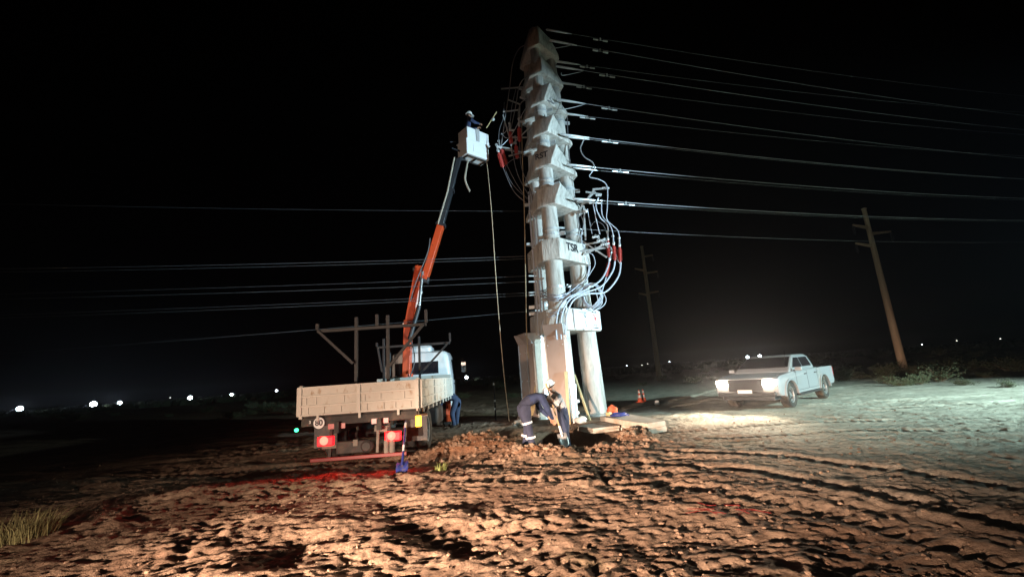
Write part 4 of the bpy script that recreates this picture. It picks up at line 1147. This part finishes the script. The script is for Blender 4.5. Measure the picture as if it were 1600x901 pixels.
    if helmet:
        hm = MB().lathe([(.145, -.005), (.145, .012), (.125, .02), (.122, .05), (.105, .10), (.07, .135), (.02, .15)], R, 20)
        hm.box((.13, 0, .003), (.09, .16, .012)) if False else None
        ho = hm.build("helmet", helmet, b, smooth=True)
        pk = MB(); pk.add([R @ Vector(v) for v in ((.10, -.09, .0), (.10, .09, .0), (.20, .055, -.012), (.20, -.055, -.012), (.10, -.09, .014), (.10, .09, .014), (.20, .055, .0), (.20, -.055, .0))],
                          [(0, 1, 2, 3), (7, 6, 5, 4), (0, 4, 5, 1), (1, 5, 6, 2), (2, 6, 7, 3), (3, 7, 4, 0)])
        pk.build("peak", helmet, ho)
        MB().lathe([(.102, -.05), (.108, -.02), (.100, .03)], R, 16).build("hair", "hair", b, smooth=True)
    else:
        MB().lathe([(.100, -.02), (.106, .02), (.09, .07), (.05, .09)], R, 16).build("hair", "hair", b, smooth=True)
    if tape:
        for jn, jm, t0 in (("hip_l", "kn_l", .75), ("hip_r", "kn_r", .75), ("kn_l", "an_l", .5), ("kn_r", "an_r", .5)):
            a = Vector(J[jn]); c = Vector(J[jm]); p0 = a.lerp(c, t0); p1 = a.lerp(c, t0 + .10)
            MB().tube([p0, p1], .104, 14, cap=False).build("reflective_band", "reflect", b, recalc=False)
    return b

# worker bending over the edge of the pit (faces local +x)
J1 = dict(pelvis=(-.10, 0, .90), chest=(.24, 0, 1.10), neck=(.46, 0, 1.04), head=(.58, 0, .94),
          sh_l=(.27, .21, 1.08), sh_r=(.27, -.21, 1.08), el_l=(.38, .27, .80), el_r=(.38, -.27, .80), wr_l=(.52, .12, .60), wr_r=(.52, -.14, .58),
          hip_l=(-.10, .11, .86), hip_r=(-.10, -.11, .86), kn_l=(.05, .15, .47), kn_r=(-.02, -.14, .47), an_l=(-.04, .17, .09), an_r=(.02, -.16, .09), foot=(1, 0, 0))
w1x, w1y = 0.12, 9.25
person("person", "worker in navy overalls and white helmet bending over the pit", J1, ["navy", "trousers", "skin", "boot"], "helmet",
       (w1x, w1y, gz(w1x, w1y) - .03), rad(16), face=(.45, 0, -.9), tape=True)
# worker standing in the pit, holding the long shovel
J2 = dict(pelvis=(0, 0, .92), chest=(.10, 0, 1.30), neck=(.20, 0, 1.47), head=(.27, 0, 1.60),
          sh_l=(.12, .20, 1.38), sh_r=(.12, -.20, 1.38), el_l=(.30, .26, 1.16), el_r=(.26, -.30, 1.14), wr_l=(.42, .02, 1.22), wr_r=(.36, -.06, .98),
          hip_l=(0, .10, .88), hip_r=(0, -.10, .88), kn_l=(.06, .14, .48), kn_r=(.02, -.14, .48), an_l=(-.02, .16, .09), an_r=(-.06, -.14, .09), foot=(1, 0, 0))
w2x, w2y = 1.02, 10.5
person("person", "worker in grey shirt and white helmet standing waist deep in the pit with shovel", J2, ["grey_cloth", "denim", "skin", "boot"], "helmet",
       (w2x, w2y, -.36), rad(-165), face=(.8, 0, -.5))
# worker in the bucket
bc_ = BK(.40, LY * .55, .03)
J3 = dict(pelvis=(0, 0, .92), chest=(.03, 0, 1.32), neck=(.06, 0, 1.50), head=(.09, 0, 1.63),
          sh_l=(.03, .20, 1.41), sh_r=(.03, -.20, 1.41), el_l=(.22, .25, 1.20), el_r=(.22, -.26, 1.20), wr_l=(.46, .14, 1.24), wr_r=(.46, -.14, 1.26),
          hip_l=(0, .10, .88), hip_r=(0, -.10, .88), kn_l=(.03, .10, .48), kn_r=(.03, -.10, .48), an_l=(0, .10, .09), an_r=(0, -.10, .09), foot=(1, 0, 0))
person("person", "worker in blue shirt and white helmet standing in the raised bucket", J3, ["navy", "trousers", "skin", "boot"], "helmet",
       tuple(BK(.30, LY * .5, .22)), math.atan2(ex.y, ex.x) - rad(20), face=(1, 0, -.1))
# person stooping beside the truck bed
w4 = on_z(712, 668, 0)
person("person", "person in blue jeans stooping beside the truck's right side", J1, ["navy", "denim", "skin", "boot"], None,
       (w4.x, w4.y, gz(w4.x, w4.y)), rad(165), face=(.7, 0, -.7))

# ------------------------------------------------------------------ tools
def shovel(name, label, foot, top, blade_mat, handle_mat, facing=(0, -1, 0), bl=.30, bw=.23, rr_=.018):
    foot, top = Vector(foot), Vector(top); d = (top - foot).normalized()
    o = thing(name, label, "shovel", tuple(foot))
    n = Vector(facing); n = (n - d * n.dot(d)).normalized(); s = d.cross(n)
    MB().tube([foot + d * bl * .9, top], rr_, 8).build("handle", handle_mat, o, smooth=True, **W)
    MB().tube([foot + d * bl * .75, foot + d * (bl + .16)], rr_ + .006, 8).build("socket", blade_mat, o, smooth=True, **W)
    rows = [(0, .35, .0), (.12, .85, .03), (.55, 1.0, .045), (1.0, .92, .02)]
    rings = []
    for t_, wv, dep in rows:
        rings.append([foot + d * bl * t_ + s * (bw / 2 * wv * k) - n * (dep * (1 - k * k)) for k in (-1, -.5, 0, .5, 1)])
    mb = MB(); o0 = 0
    for r_ in rings: mb.v += r_
    for i in range(3):
        for k in range(4): mb.f.append((i * 5 + k, i * 5 + k + 1, (i + 1) * 5 + k + 1, (i + 1) * 5 + k))
    b = mb.build("blade", blade_mat, o, smooth=True, **W)
    so = b.modifiers.new("solid", 'SOLIDIFY'); so.thickness = .004
    return o
shovel("shovel", "long handled steel shovel held upright by the worker in the pit", at(884, 698, 9.75), at(853, 599, 10.15), "steel_blade", "wood", (.3, -1, 0))
pz = at(628, 745, 7.95)
shovel("shovel", "blue bladed shovel standing behind the truck's right tail lamp", at(627, 744, 7.95), at(634, 658, 8.78), "blue_plastic", "blue_plastic", (0, -1, 0))
for t0, t1 in ((.18, .42), (.62, .85)):
    a = at(627, 744, 7.95); b = at(634, 658, 8.78)
    sh_ = bpy.data.objects["shovel.001"]
    MB().tube([a.lerp(b, t0 + .25), a.lerp(b, min(1, t1 + .12))], .0205, 8).build("glint_sleeve", "reflect", sh_, smooth=True, **W)  # white sleeves added to stand for reflections on the handle
shovel("shovel", "dusty short shovel leaning against the left cable guards", at(828, 650, 14.3), at(837, 602, 14.75), "yellow_wood", "yellow_wood", (-.4, -1, 0), bl=.42, bw=.24)
lp = thing("tool_pole", "yellow pole leaning between the front guard and the right column", "pole", tuple(at(922, 655, 14.0)))
MB().tube([at(922, 657, 13.9), at(897, 585, 14.75)], .042, 10).build("pole", "yellow_wood", lp, smooth=True, **W)
MB().lathe([(.05, 0), (.05, .06)], frame(at(897, 585, 14.75), at(897, 585, 14.75) - at(922, 657, 13.9)), 10).build("end_cap", "boom_dark", lp, **W)
vp = thing("lit_guard_edge", "yellow strip standing for the warm lit edge of the front guard", "guard edge", tuple(at(889, 662, 13.5)))
MB().bar(at(889, 664, 13.35), at(884, 580, 13.55), .10, .045, up=(0, 1, 0)).build("board", "yellow_wood", vp, **W)  # strip added for the guard's edge, its warm light put into the colour
sk = thing("marker_stake", "thin dark stake with white bands left of the tower", "stake", tuple(on_z(775, 659, 0)))
sb_ = on_z(775, 659, 0)
MB().bar(sb_ - Vector((0, 0, .2)), sb_ + Vector((-.0, 0, 1.40)), .05).build("shaft", "rack", sk, **W)
for zz in (.45, .72, 1.30): MB().box(sb_ + Vector((0, 0, zz)), (.062, .062, .07)).build("white_band", "sign_white", sk, **W)

# a low grey object row of bagged debris at the stake's foot
# slabs lying by the pit
def slab(name, label, corners, z0, layers, th):
    root = thing(name, label, "slab", (corners[0][0], corners[0][1], z0))
    for i in range(layers):
        rng = random.Random(i + int(z0 * 100) + len(label))
        o_ = Vector((rng.uniform(-.03, .03), rng.uniform(-.03, .03), 0)) if i else Vector((0, 0, 0))
        lo = [Vector((x, y, z0 + i * (th + .004))) + o_ for x, y in corners]; hi = [p + Vector((0, 0, th)) for p in lo]
        MB().loft([lo, hi]).build("panel", "slab", root, bevel=.008, **W)
    return root
def gxy(x, y, z=0.0): p = on_z(x, y, z); return (p.x, p.y)
slab("concrete_slab", "pair of stacked flat slabs lying at the pit's right edge, nearest the pit", [gxy(902, 665, .13), gxy(926, 669, .13), gxy(967, 664, .13), gxy(938, 658.5, .13)], 0.0, 2, .062)
slab("concrete_slab", "big thick double slab under the blue coil, its bright end facing right", [gxy(993, 659, .25), gxy(1012, 661, .25), gxy(1040, 656.5, .25), gxy(974, 644.5, .25), gxy(938, 650, .25)], 0.0, 2, .122)
slab("timber_block", "short brown offcut between the two slab stacks", [gxy(970, 668, .06), gxy(998, 667, .06), gxy(998, 661, .06), gxy(970, 662, .06)], -.02, 1, .09)
cc = on_z(968, 650, .26)
pts = [cc + Vector((math.cos(t) * (.26 - .006 * t), math.sin(t) * (.26 - .006 * t) , .02 + .004 * t)) for t in np.arange(0, 6 * math.pi, .35)]
tag(MB().tube(pts, .018, 6).build("rope_coil", "blue_plastic", None, smooth=True), "flat coil of blue rope on the slab beside the tower", "rope")
# crumpled orange cloth
def crumple(c, r, name, material, label, cat, flat=.8, seed=1):
    rnd = random.Random(seed); bm = bmesh.new(); bmesh.ops.create_icosphere(bm, subdivisions=3, radius=1)
    for v in bm.verts:
        p = v.co
        k = 1 + .22 * math.sin(p.x * 4 + seed) * math.cos(p.y * 4) + .13 * math.sin(p.z * 7 + p.x * 6) + rnd.uniform(-.06, .06)
        v.co = Vector((p.x * r * k, p.y * r * k, p.z * r * k * flat))
    me = bpy.data.meshes.new(name); bm.to_mesh(me); bm.free(); me.shade_smooth(); me.materials.append(M[material])
    o = bpy.data.objects.new(name, me); COL.objects.link(o); o.location = c; return tag(o, label, cat)
crumple(on_z(957, 647, .26) + Vector((0, 0, .10)), .15, "work_cloth", "rag", "crumpled orange work cloth heaped beside the blue coil", "cloth", 1.0, 2)
crumple(on_z(951, 649, .26) + Vector((0, 0, .05)), .08, "work_glove", "yellow_wood", "small yellow glove lying left of the orange cloth", "glove", .7, 4)
crumple(on_z(907, 660, .0) + Vector((0, 0, .08)), .20, "paper_sack", "sign_white", "crumpled pale sack at the foot of the front guard", "sack", .5, 6)
crumple(on_z(812, 665, .0) + Vector((0, 0, .06)), .26, "rubble_sack", "slab", "grey sack lying at the foot of the left guards", "sack", .45, 9)
crumple(on_z(1027, 633, .0) + Vector((0, 0, .06)), .10, "foam_cup", "sign_white", "small white cup lying right of the two cones", "cup", 1.3, 3)
# fittings tied to the foot of the guard edge
ja = thing("earth_clamp", "white clamp fittings hanging beside the front guard", "clamp", tuple(at(902, 650, 14.0)))
for yy in (627, 645):
    MB().bar(at(893, yy, 14.0), at(905, yy - 1, 14.0), .09, .09).build("jaw", "sign_white", ja, bevel=.01, **W)
MB().tube([at(898, 600, 14.05), at(899, 630, 14.0), at(901, 658, 13.95)], .05, 10).build("pipe", "galv", ja, smooth=True, **W)

# traffic cones
def cone(x, y, label):
    p = on_z(x, y, 0); z = gz(p.x, p.y)
    o = thing("traffic_cone", label, "traffic cone", (p.x, p.y, z), random.uniform(0, 1), "cones right of the tower"); o.scale = (.74, .74, .74)
    MB().box((0, 0, .02), (.36, .36, .04)).build("base", "cone_orange", o, bevel=.01)
    MB().lathe([(.14, .04), (.035, .72), (.02, .73)], None, 20).build("body", "cone_orange", o, smooth=True)
    MB().lathe([(.109, .26), (.085, .42), (.083, .42)], None, 20).build("reflective_band", "reflect", o, smooth=True)
    MB().lathe([(.070, .52), (.050, .65), (.048, .65)], None, 20).build("reflective_band", "reflect", o, smooth=True)
cone(1000.5, 629, "left one of the two orange cones with white bands, right of the tower")
cone(1006.5, 627, "right one of the two orange cones with white bands, right of the tower")

# scrap of red netting on the foreground soil
p = on_z(1140, 792, 0)
mb = MB()
for i in range(14):
    q0 = Vector((p.x + random.uniform(-.25, .25), p.y + random.uniform(-.2, .2), 0)); q1 = q0 + Vector((random.uniform(-.3, .3), random.uniform(-.2, .2), 0))
    qm = (q0 + q1) / 2
    for q in (q0, q1, qm): q.z = gz(q.x, q.y) + .012
    mb.tube([q0, qm, q1], .002, 4)
tag(mb.build("mesh_scrap", "red_paint", None), "scrap of red netting lying on the foreground soil", "netting")

# ------------------------------------------------------------------ pickup
HD = Vector((8.22 - 10.70, 13.5 - 15.55, 0)).normalized()
pz_ = math.atan2(HD.y, HD.x) - math.pi / 2
midl = Vector(((8.22 + 10.70) / 2, (13.5 + 15.55) / 2, 0))
leftn = Vector((-HD.y, HD.x, 0))
pc = midl - leftn * .80
pick = thing("pickup_truck", "white double cab pickup truck facing the camera with headlights on", "pickup", (pc.x, pc.y, 0), pz_)
def arch(cy_, r, n=8, z0=.40):
    a0 = math.asin((z0 - .40) / r) if z0 > .40 else 0
    return [(cy_ + r * math.cos(math.pi * k / n), .40 + r * math.sin(math.pi * k / n)) for k in range(n + 1)]
poly = [(2.42, .42), (2.55, .55), (2.56, .86), (2.50, 1.02), (2.30, 1.09), (1.30, 1.17), (-1.12, 1.20), (-1.12, .40), (1.10, .40)]
front = [(2.12, .42), (2.44, .44), (2.55, .55), (2.57, .86), (2.50, 1.01), (2.28, 1.09), (1.28, 1.18), (-1.10, 1.22), (-1.10, .40)] + [(y, z) for y, z in arch(1.6, .50)[::-1]]
rings = []
for x, k in ((-.93, .0), (-.90, .04), (.90, .04), (.93, .0)):
    cy_, cz_ = .8, .8
    rings.append([(x, y if abs(x) < .92 else y - (.05 if y > 2.2 else 0), z + (0 if abs(x) < .92 or z < 1.0 else -.05)) for y, z in front])
body = MB().loft(rings).build("body", "pickup_paint", pick, bevel=.055, segs=4)
# bed
bedp = [(-1.13, 1.20), (-2.72, 1.20), (-2.76, .62), (-2.62, .50), (-2.10, .46)] + [(y, z) for y, z in arch(-1.6, .50)[::-1][0:]] [:0] + [(-1.6 - .5 * math.cos(math.pi * k / 8), .40 + .5 * math.sin(math.pi * k / 8)) for k in range(9)] + [(-1.13, .40)]
for s in (-1, 1):
    x0, x1 = sorted((s * .84, s * .93))
    MB().prism_x(bedp, x0, x1).build("bed_side", "pickup_paint", pick, bevel=.015)
MB().box((0, -2.73, .92), (1.66, .06, .54)).build("tailgate", "pickup_paint", pick, bevel=.01)
MB().box((0, -1.95, .70), (1.66, 1.5, .06)).build("bed_floor", "pickup_black", pick)
MB().box((0, -2.84, .56), (1.80, .14, .16)).build("rear_bumper", "chrome", pick, bevel=.03)
for s in (-1, 1):
    MB().box((s * .885, -2.775, .98), (.09, .04, .34)).build("tail_lamp", "red_lens", pick, bevel=.01)
MB().box((0, .2, .42), (1.5, 4.6, .22)).build("underbody", "pickup_black", pick)
# cabin
def ring4(hw, y0, y1, z): return [(hw, y1, z), (-hw, y1, z), (-hw, y0, z), (hw, y0, z)]
cabn = MB().loft([ring4(.86, -1.10, 1.30, 1.17), ring4(.83, -1.09, 1.12, 1.30), ring4(.72, -.98, .42, 1.72), ring4(.64, -.82, .26, 1.79)]).build("cabin", "pickup_paint", pick, bevel=.06, segs=4)
def pane(q, name, nrm, parent=cabn):
    n_ = Vector(nrm).normalized() * .010
    q = [Vector(p) for p in q]
    off = Vector(nrm).normalized() * .006
    MB().loft([[p + off for p in q], [p + off + n_ for p in q]]).build(name, "glass", parent)
pane([(.76, 1.06, 1.335), (-.76, 1.06, 1.335), (-.66, .45, 1.70), (.66, .45, 1.70)], "windscreen", (0, .52, .86))
pane([(-.70, -1.08, 1.32), (.70, -1.08, 1.32), (.62, -.99, 1.68), (-.62, -.99, 1.68)], "rear_window", (0, -1, .26))
for s in (-1, 1):
    nx = (s, 0, .26)
    pane([(s * .828, .06, 1.31), (s * .828, .90, 1.31), (s * .735, .42, 1.665), (s * .735, .06, 1.665)], "front_side_window", nx)
    pane([(s * .828, -.86, 1.31), (s * .828, -.02, 1.31), (s * .735, -.02, 1.665), (s * .735, -.78, 1.665)], "rear_side_window", nx)
    for yd in (1.02, .02, -.98):
        MB().box((s * .931, yd, .84), (.006, .014, .66)).build("door_seam", "pickup_black", body)
    MB().box((s * .931, .02, .50), (.006, 2.0, .012)).build("door_seam", "pickup_black", body)
    for yd in (.20, -.78):
        MB().box((s * .945, yd, 1.04), (.03, .18, .035)).build("door_handle", "pickup_black", body, bevel=.008)
    mm = MB().box((s * 1.03, 1.00, 1.26), (.20, .10, .15)).build("wing_mirror", "pickup_paint", pick, bevel=.03)
    MB().box((s * .92, 1.0, 1.22), (.10, .04, .04)).build("mirror_arm", "pickup_black", mm)
    for cy_ in (1.6, -1.6):
        fl = MB()
        rr0 = [(cy_ + .50 * math.cos(math.pi * k / 12), .40 + .50 * math.sin(math.pi * k / 12)) for k in range(13)]
        rr1 = [(cy_ + .57 * math.cos(math.pi * k / 12), .40 + .56 * math.sin(math.pi * k / 12)) for k in range(13)]
        xa, xb = s * .925, s * .965
        for k in range(12):
            A4 = [(xb, *rr0[k]), (xb, *rr1[k]), (xb, *rr1[k + 1]), (xb, *rr0[k + 1])]; B4 = [(xa, *rr0[k]), (xa, *rr1[k]), (xa, *rr1[k + 1]), (xa, *rr0[k + 1])]
            fl.add(A4 + B4, [(0, 1, 2, 3), (1, 5, 6, 2), (0, 3, 7, 4)])
        fl.build("fender_flare", "pickup_paint", pick, recalc=False)
        wheel(pick, (s * .80, cy_, .40), .40, .26, .24, outer=s)
    sp = MB().box((s * .90, 0, .36), (.14, 2.0, .06)).build("side_step", "pickup_black", pick, bevel=.01)
    # headlights
    hl = MB().loft([[(s * .52, 2.59, .78), (s * .90, 2.53, .80), (s * .90, 2.50, .99), (s * .52, 2.575, .95)], [(s * .52, 2.625, .78), (s * .90, 2.565, .80), (s * .90, 2.535, .99), (s * .52, 2.61, .95)]]).build("headlight", "head", pick, bevel=.006)
    MB().lathe([(.085, 0), (.078, .03), (.02, .05)], frame((s * .70, 2.605, .885), (0, 1, 0)), 18).build("lamp", "head", hl)
    l = bpy.data.lights.new("headlight_beam", 'SPOT'); l.energy = 1500; l.color = (1, .78, .56); l.spot_size = rad(100); l.spot_blend = .9; l.shadow_soft_size = .06
    lo = bpy.data.objects.new("headlight_beam", l); COL.objects.link(lo); lo.parent = hl; lo.location = (s * .70, 2.70, .80); lo.rotation_euler = (rad(94), 0, 0)
gr_ = MB().box((0, 2.583, .80), (1.02, .03, .40)).build("grille", "pickup_black", pick, bevel=.02)
for zz in (.70, .79, .88, .95):
    MB().box((0, 2.604, zz), (.96, .014, .018)).build("grille_bar", "boom_dark", gr_)
MB().box((0, 2.60, .50), (1.70, .10, .18)).build("front_bumper", "pickup_black", pick, bevel=.04)
MB().box((0, 2.665, .60), (.42, .015, .12)).build("licence_plate", "sign_white", pick)
MB().box((0, .92, 1.205), (1.4, .22, .02), (rad(-4), 0, 0)).build("cowl", "pickup_black", pick)
for s in (-1, 1): MB().box((s * .80, 1.80, 1.137), (.012, .90, .012), (rad(-5.2), 0, 0)).build("bonnet_seam", "pickup_black", pick)
MB().box((0, 2.55, 1.03), (1.60, .03, .03)).build("bonnet_edge", "pickup_paint", pick, bevel=.008)
MB().tube([(.30, .90, 1.26), (.31, 1.05, 1.32), (.30, .70, 1.52)], .008, 6).build("wiper", "pickup_black", pick)
MB().tube([(-.62, .95, 1.2), (-.66, .8, 1.95)], .005, 6).build("aerial", "pickup_black", pick)

for o in [c for c in pick.children_recursive if c.type == 'MESH' and c.name.split('.')[0] not in ("tyre", "rim", "wheel_nuts")]:
    for v in o.data.vertices:
        if v.co.z > .42: v.co.z = .42 + (v.co.z - .42) * .86

# ------------------------------------------------------------------ utility poles
def utility_pole(base_px, top_px, arms, label, dirx):
    b = on_z(*base_px, 0); d = _fw * FPX + _rt * (top_px[0] - 800) - _up * (top_px[1] - 450.5)
    k = math.hypot(b.x, b.y) / math.hypot(d.x, d.y); Hh = CAM_H + d.z * k
    o = thing("utility_pole", label, "utility pole", (b.x, b.y, 0))
    MB().tube([(0, 0, -.5), (0, 0, Hh * .5), (0, 0, Hh)], [.26, .20, .14], 16).build("shaft", "wood_pole", o, smooth=True)
    u = Vector(dirx).normalized()
    for frac, side, ln in arms:
        z = Hh * frac
        a = MB().bar(u * (-.12 * side) + Vector((0, 0, z - .1)), u * (side * ln) + Vector((0, 0, z + .12)), .16, .22, taper=.55).build("crossarm", "wood_pole", o)
        tip = u * (side * ln) + Vector((0, 0, z + .08))
        prof = [(.02, 0)]
        for i in range(6): prof += [(.03, -.06 - i * .1), (.10, -.09 - i * .1), (.03, -.12 - i * .1)]
        prof += [(.02, -.75)]
        MB().lathe(prof[::-1], Matrix.Translation(tip), 10).build("insulator_string", "boom_dark", a, smooth=True)
    MB().lathe([(.17, 0), (.17, .08), (.10, .12)], Matrix.Translation((0, 0, Hh)), 14).build("cap", "wood_pole", o)
    return o, b, Hh
utility_pole((1412, 577), (1348, 328), [(.885, -1, 1.45), (.845, 1, 2.1), (.765, -1, 1.6)], "leaning-looking tall pole with staggered arms behind the pickup, far right", (1, .25, 0))
utility_pole((1031, 594), (1003, 386), [(.93, 1, 1.2), (.82, -1, 1.2), (.80, 1, 1.5), (.63, -1, 1.1), (.645, 1, 1.3)], "distant pole with short staggered arms between the tower and the pickup", (1, .35, 0))

# ------------------------------------------------------------------ far lamps
def far_lamp(x, y, Y, r, label, material="far_lamp"):
    p = at(x, y, Y)
    o = thing("yard_lamp", label, "street lamp", (p.x, p.y, 0))
    MB().tube([(0, 0, -.5), (0, 0, p.z)], .06 * max(1, r * 2), 8).build("post", "rack", o)
    r *= 0.8
    MB().lathe([(r * .3, -r * .9), (r * .85, -r * .5), (r, 0), (r * .85, r * .5), (r * .3, r * .9)], Matrix.Translation((0, 0, p.z)), 12).build("lamp_head", material, o, smooth=True)
far_lamp(31, 638, 120, .85, "far white lamp on the horizon, nearest the left edge")
far_lamp(146, 631, 120, .95, "brightest far white lamp on the horizon left of the truck")
far_lamp(187, 629, 150, .75, "far lamp just right of the brightest one on the left horizon")
far_lamp(266, 621, 220, .25, "tiny dim lamp on the horizon between the left lamps", "far_warm")
far_lamp(297, 621, 150, .80, "round far lamp on the horizon, fourth bright one from the left")
far_lamp(362, 616, 170, .65, "far lamp on the horizon, second nearest left of the truck")
far_lamp(432, 610, 190, .50, "small far lamp on the horizon close left of the truck")
far_lamp(729, 589, 130, .55, "far lamp on the horizon between the truck cab and the rope")
far_lamp(979, 571, 210, .2, "far lamp on the horizon right of the tower, left of the distant pole")
far_lamp(1003, 570, 300, .35, "tiny dim lamp touching the distant pole's left side", "far_warm")
far_lamp(1012, 568, 300, .30, "tiny dim lamp just left of the distant pole", "far_warm")
far_lamp(1046, 565, 210, .2, "far lamp on the horizon just right of the distant pole")
far_lamp(1168, 557.5, 150, .55, "left one of two far lamps just above the pickup's bonnet")
far_lamp(1187, 556, 150, .60, "right one of two far lamps just above the pickup's bonnet")
far_lamp(1441, 538, 230, .2, "far lamp on the horizon just right of the staggered arm pole")
far_lamp(1495, 532, 260, .30, "tiny far lamp on the horizon near the right edge", "far_warm")
far_lamp(1563, 529, 260, .32, "far lamp on the horizon, rightmost of all", "far_warm")

# ------------------------------------------------------------------ plants
def blades(n, spread, hmin, hmax, w, lean, seed):
    rnd = random.Random(seed); mb = MB()
    for _ in range(n):
        a = rnd.uniform(0, 2 * math.pi); r = spread * math.sqrt(rnd.random()); x, y = r * math.cos(a), r * math.sin(a)
        h = rnd.uniform(hmin, hmax); a2 = a + rnd.gauss(0, .6); l = lean * rnd.uniform(.2, 1.2) * h
        dx, dy = math.cos(a2) * l, math.sin(a2) * l; px_, py_ = -math.sin(a2) * w, math.cos(a2) * w
        mb.add([(x - px_, y - py_, -.02), (x + px_, y + py_, -.02), (x + dx * .35 + px_ * .7, y + dy * .35 + py_ * .7, h * .6), (x + dx * .35 - px_ * .7, y + dy * .35 - py_ * .7, h * .6), (x + dx, y + dy, h)],
               [(0, 1, 2, 3), (3, 2, 4)])
    return mb
p = on_z(30, 842, 0)
o = tag(blades(520, .34, .10, .30, .004, 1.0, 1).build("grass_tuft", "grass", None, recalc=False), "pale dry grass tuft at the bottom left edge", "grass tuft"); o.location = (p.x, p.y, gz(p.x, p.y))
p = on_z(688, 739, 0)
o = tag(blades(60, .10, .06, .16, .006, .9, 2).build("weed", "weed", None, recalc=False), "small yellow green weed just behind the truck's right mudflap", "weed"); o.location = (p.x, p.y, gz(p.x, p.y))

def shrub_mesh(seed, n=700):
    rnd = random.Random(seed); mb = MB(); tw = MB()
    tips = []
    for _ in range(26):
        a = rnd.uniform(0, 6.28); e = rnd.uniform(.25, 1.3); L_ = rnd.uniform(.45, 1.0)
        d = Vector((math.cos(a) * math.cos(e), math.sin(a) * math.cos(e), math.sin(e) * .75)) * L_
        tw.tube([(0, 0, -.05), d * .5 + Vector((0, 0, .05)), d], [.018, .010, .004], 4); tips.append(d)
    for _ in range(n):
        d = rnd.choice(tips) * rnd.uniform(.45, 1.1) + Vector((rnd.gauss(0, .09), rnd.gauss(0, .09), rnd.gauss(0, .07)))
        s = rnd.uniform(.03, .06); u = Vector((rnd.gauss(0, 1), rnd.gauss(0, 1), rnd.gauss(0, 1))).normalized() * s; v = u.orthogonal().normalized() * s * .5
        mb.add([d - u, d + v, d + u, d - v], [(0, 1, 2, 3)])
    return mb, tw
SH = []
for sd in (1, 2, 3):
    a, b = shrub_mesh(sd)
    SH.append((a, b))
protos = []
spots = []
rnd = random.Random(11)
for (x, y) in [(1410, 603), (1388, 598), (1440, 600), (1345, 590), (1470, 596), (1320, 584), (1505, 602), (1120, 582), (1100, 590), (1135, 577), (1300, 575), (1540, 590), (1575, 606), (1365, 580), (1430, 584), (1490, 580)]:
    spots.append(gxy(x, y))
for _ in range(70):
    yy = rnd.uniform(28, 85); xx = rnd.uniform(-1.2, 1.35) * yy
    spots.append((xx, yy))
for _ in range(46):
    yy = rnd.uniform(21, 42); xx = rnd.uniform(.72, 1.45) * yy
    spots.append((xx, yy))
for i, (x, y) in enumerate(spots):
    z = gz(x, y); k = rnd.uniform(.5, 1.25) * (1.0 if y < 40 else 1.5)
    if i < 3:
        o = thing("desert_shrub", "low scrubby desert bush growing on the dark plain", "shrub", (x, y, z), rnd.uniform(0, 6), "desert shrubs on the plain")
        f_ = SH[i][0].build("foliage", "shrub", o, recalc=False); t_ = SH[i][1].build("stems", "twig", o, recalc=False)
        protos.append((o, f_, t_))
    else:
        P0 = protos[i % 3]
        o = P0[0].copy(); COL.objects.link(o); o.location = (x, y, z); o.rotation_euler = (0, 0, rnd.uniform(0, 6))
        for c in P0[1:]:
            d = c.copy(); COL.objects.link(d); d.parent = o
    o.scale = (k, k, k * rnd.uniform(.6, .95))
    if x > 17 and y < 45:
        o["label"] = "low scrubby bush on the lit flat by the tall right pole"; o["group"] = "shrubs by the right pole"
    elif x < 0:
        o["label"] = "low scrubby bush on the dark plain left of the tower"; o["group"] = "shrubs left of the tower"
    else:
        o["label"] = "low scrubby bush on the dark plain behind the pickup and tower"; o["group"] = "shrubs behind the pickup"
# scrub too far off to count
mb = MB(); rnd = random.Random(21)
for _ in range(9000):
    yy = 90 + 500 * rnd.random() ** 1.5; xx = rnd.uniform(-1.5, 1.6) * yy
    s = rnd.uniform(.4, 1.3) * (1 + yy / 400); h = s * rnd.uniform(.5, .9)
    a = rnd.uniform(0, 3.14); c_, s_ = math.cos(a) * s, math.sin(a) * s
    mb.add([(xx - c_, yy - s_, -.3), (xx + c_, yy + s_, -.3), (xx - s_, yy + c_, -.3), (xx + s_, yy - c_, -.3), (xx + c_ * .3, yy + s_ * .3, h), (xx - c_ * .4, yy - s_ * .2, h * .8)],
           [(0, 2, 5), (2, 1, 4), (1, 3, 4), (3, 0, 5), (2, 4, 5), (3, 5, 4)])
o = mb.build("far_scrub", "shrub", None, recalc=False)
o["kind"] = "stuff"; o["label"] = "dark mass of far scrub along the horizon"; o["category"] = "scrub"

# ------------------------------------------------------------------ dusty night air
hz = MB().box((0, 480, 11), (1900, 1090, 26)).build("haze", None, None)
hm_ = bpy.data.materials.new("haze"); hm_.use_nodes = True
hn = hm_.node_tree.nodes; hn.clear()
ho_ = hn.new("ShaderNodeOutputMaterial"); hv = hn.new("ShaderNodeVolumePrincipled")
hv.inputs["Color"].default_value = (.80, .86, 1.0, 1)
hv.inputs["Density"].default_value = .0006
hv.inputs["Anisotropy"].default_value = .80
hm_.node_tree.links.new(hv.outputs[0], ho_.inputs["Volume"])
hz.data.materials.append(hm_); hz["kind"] = "stuff"
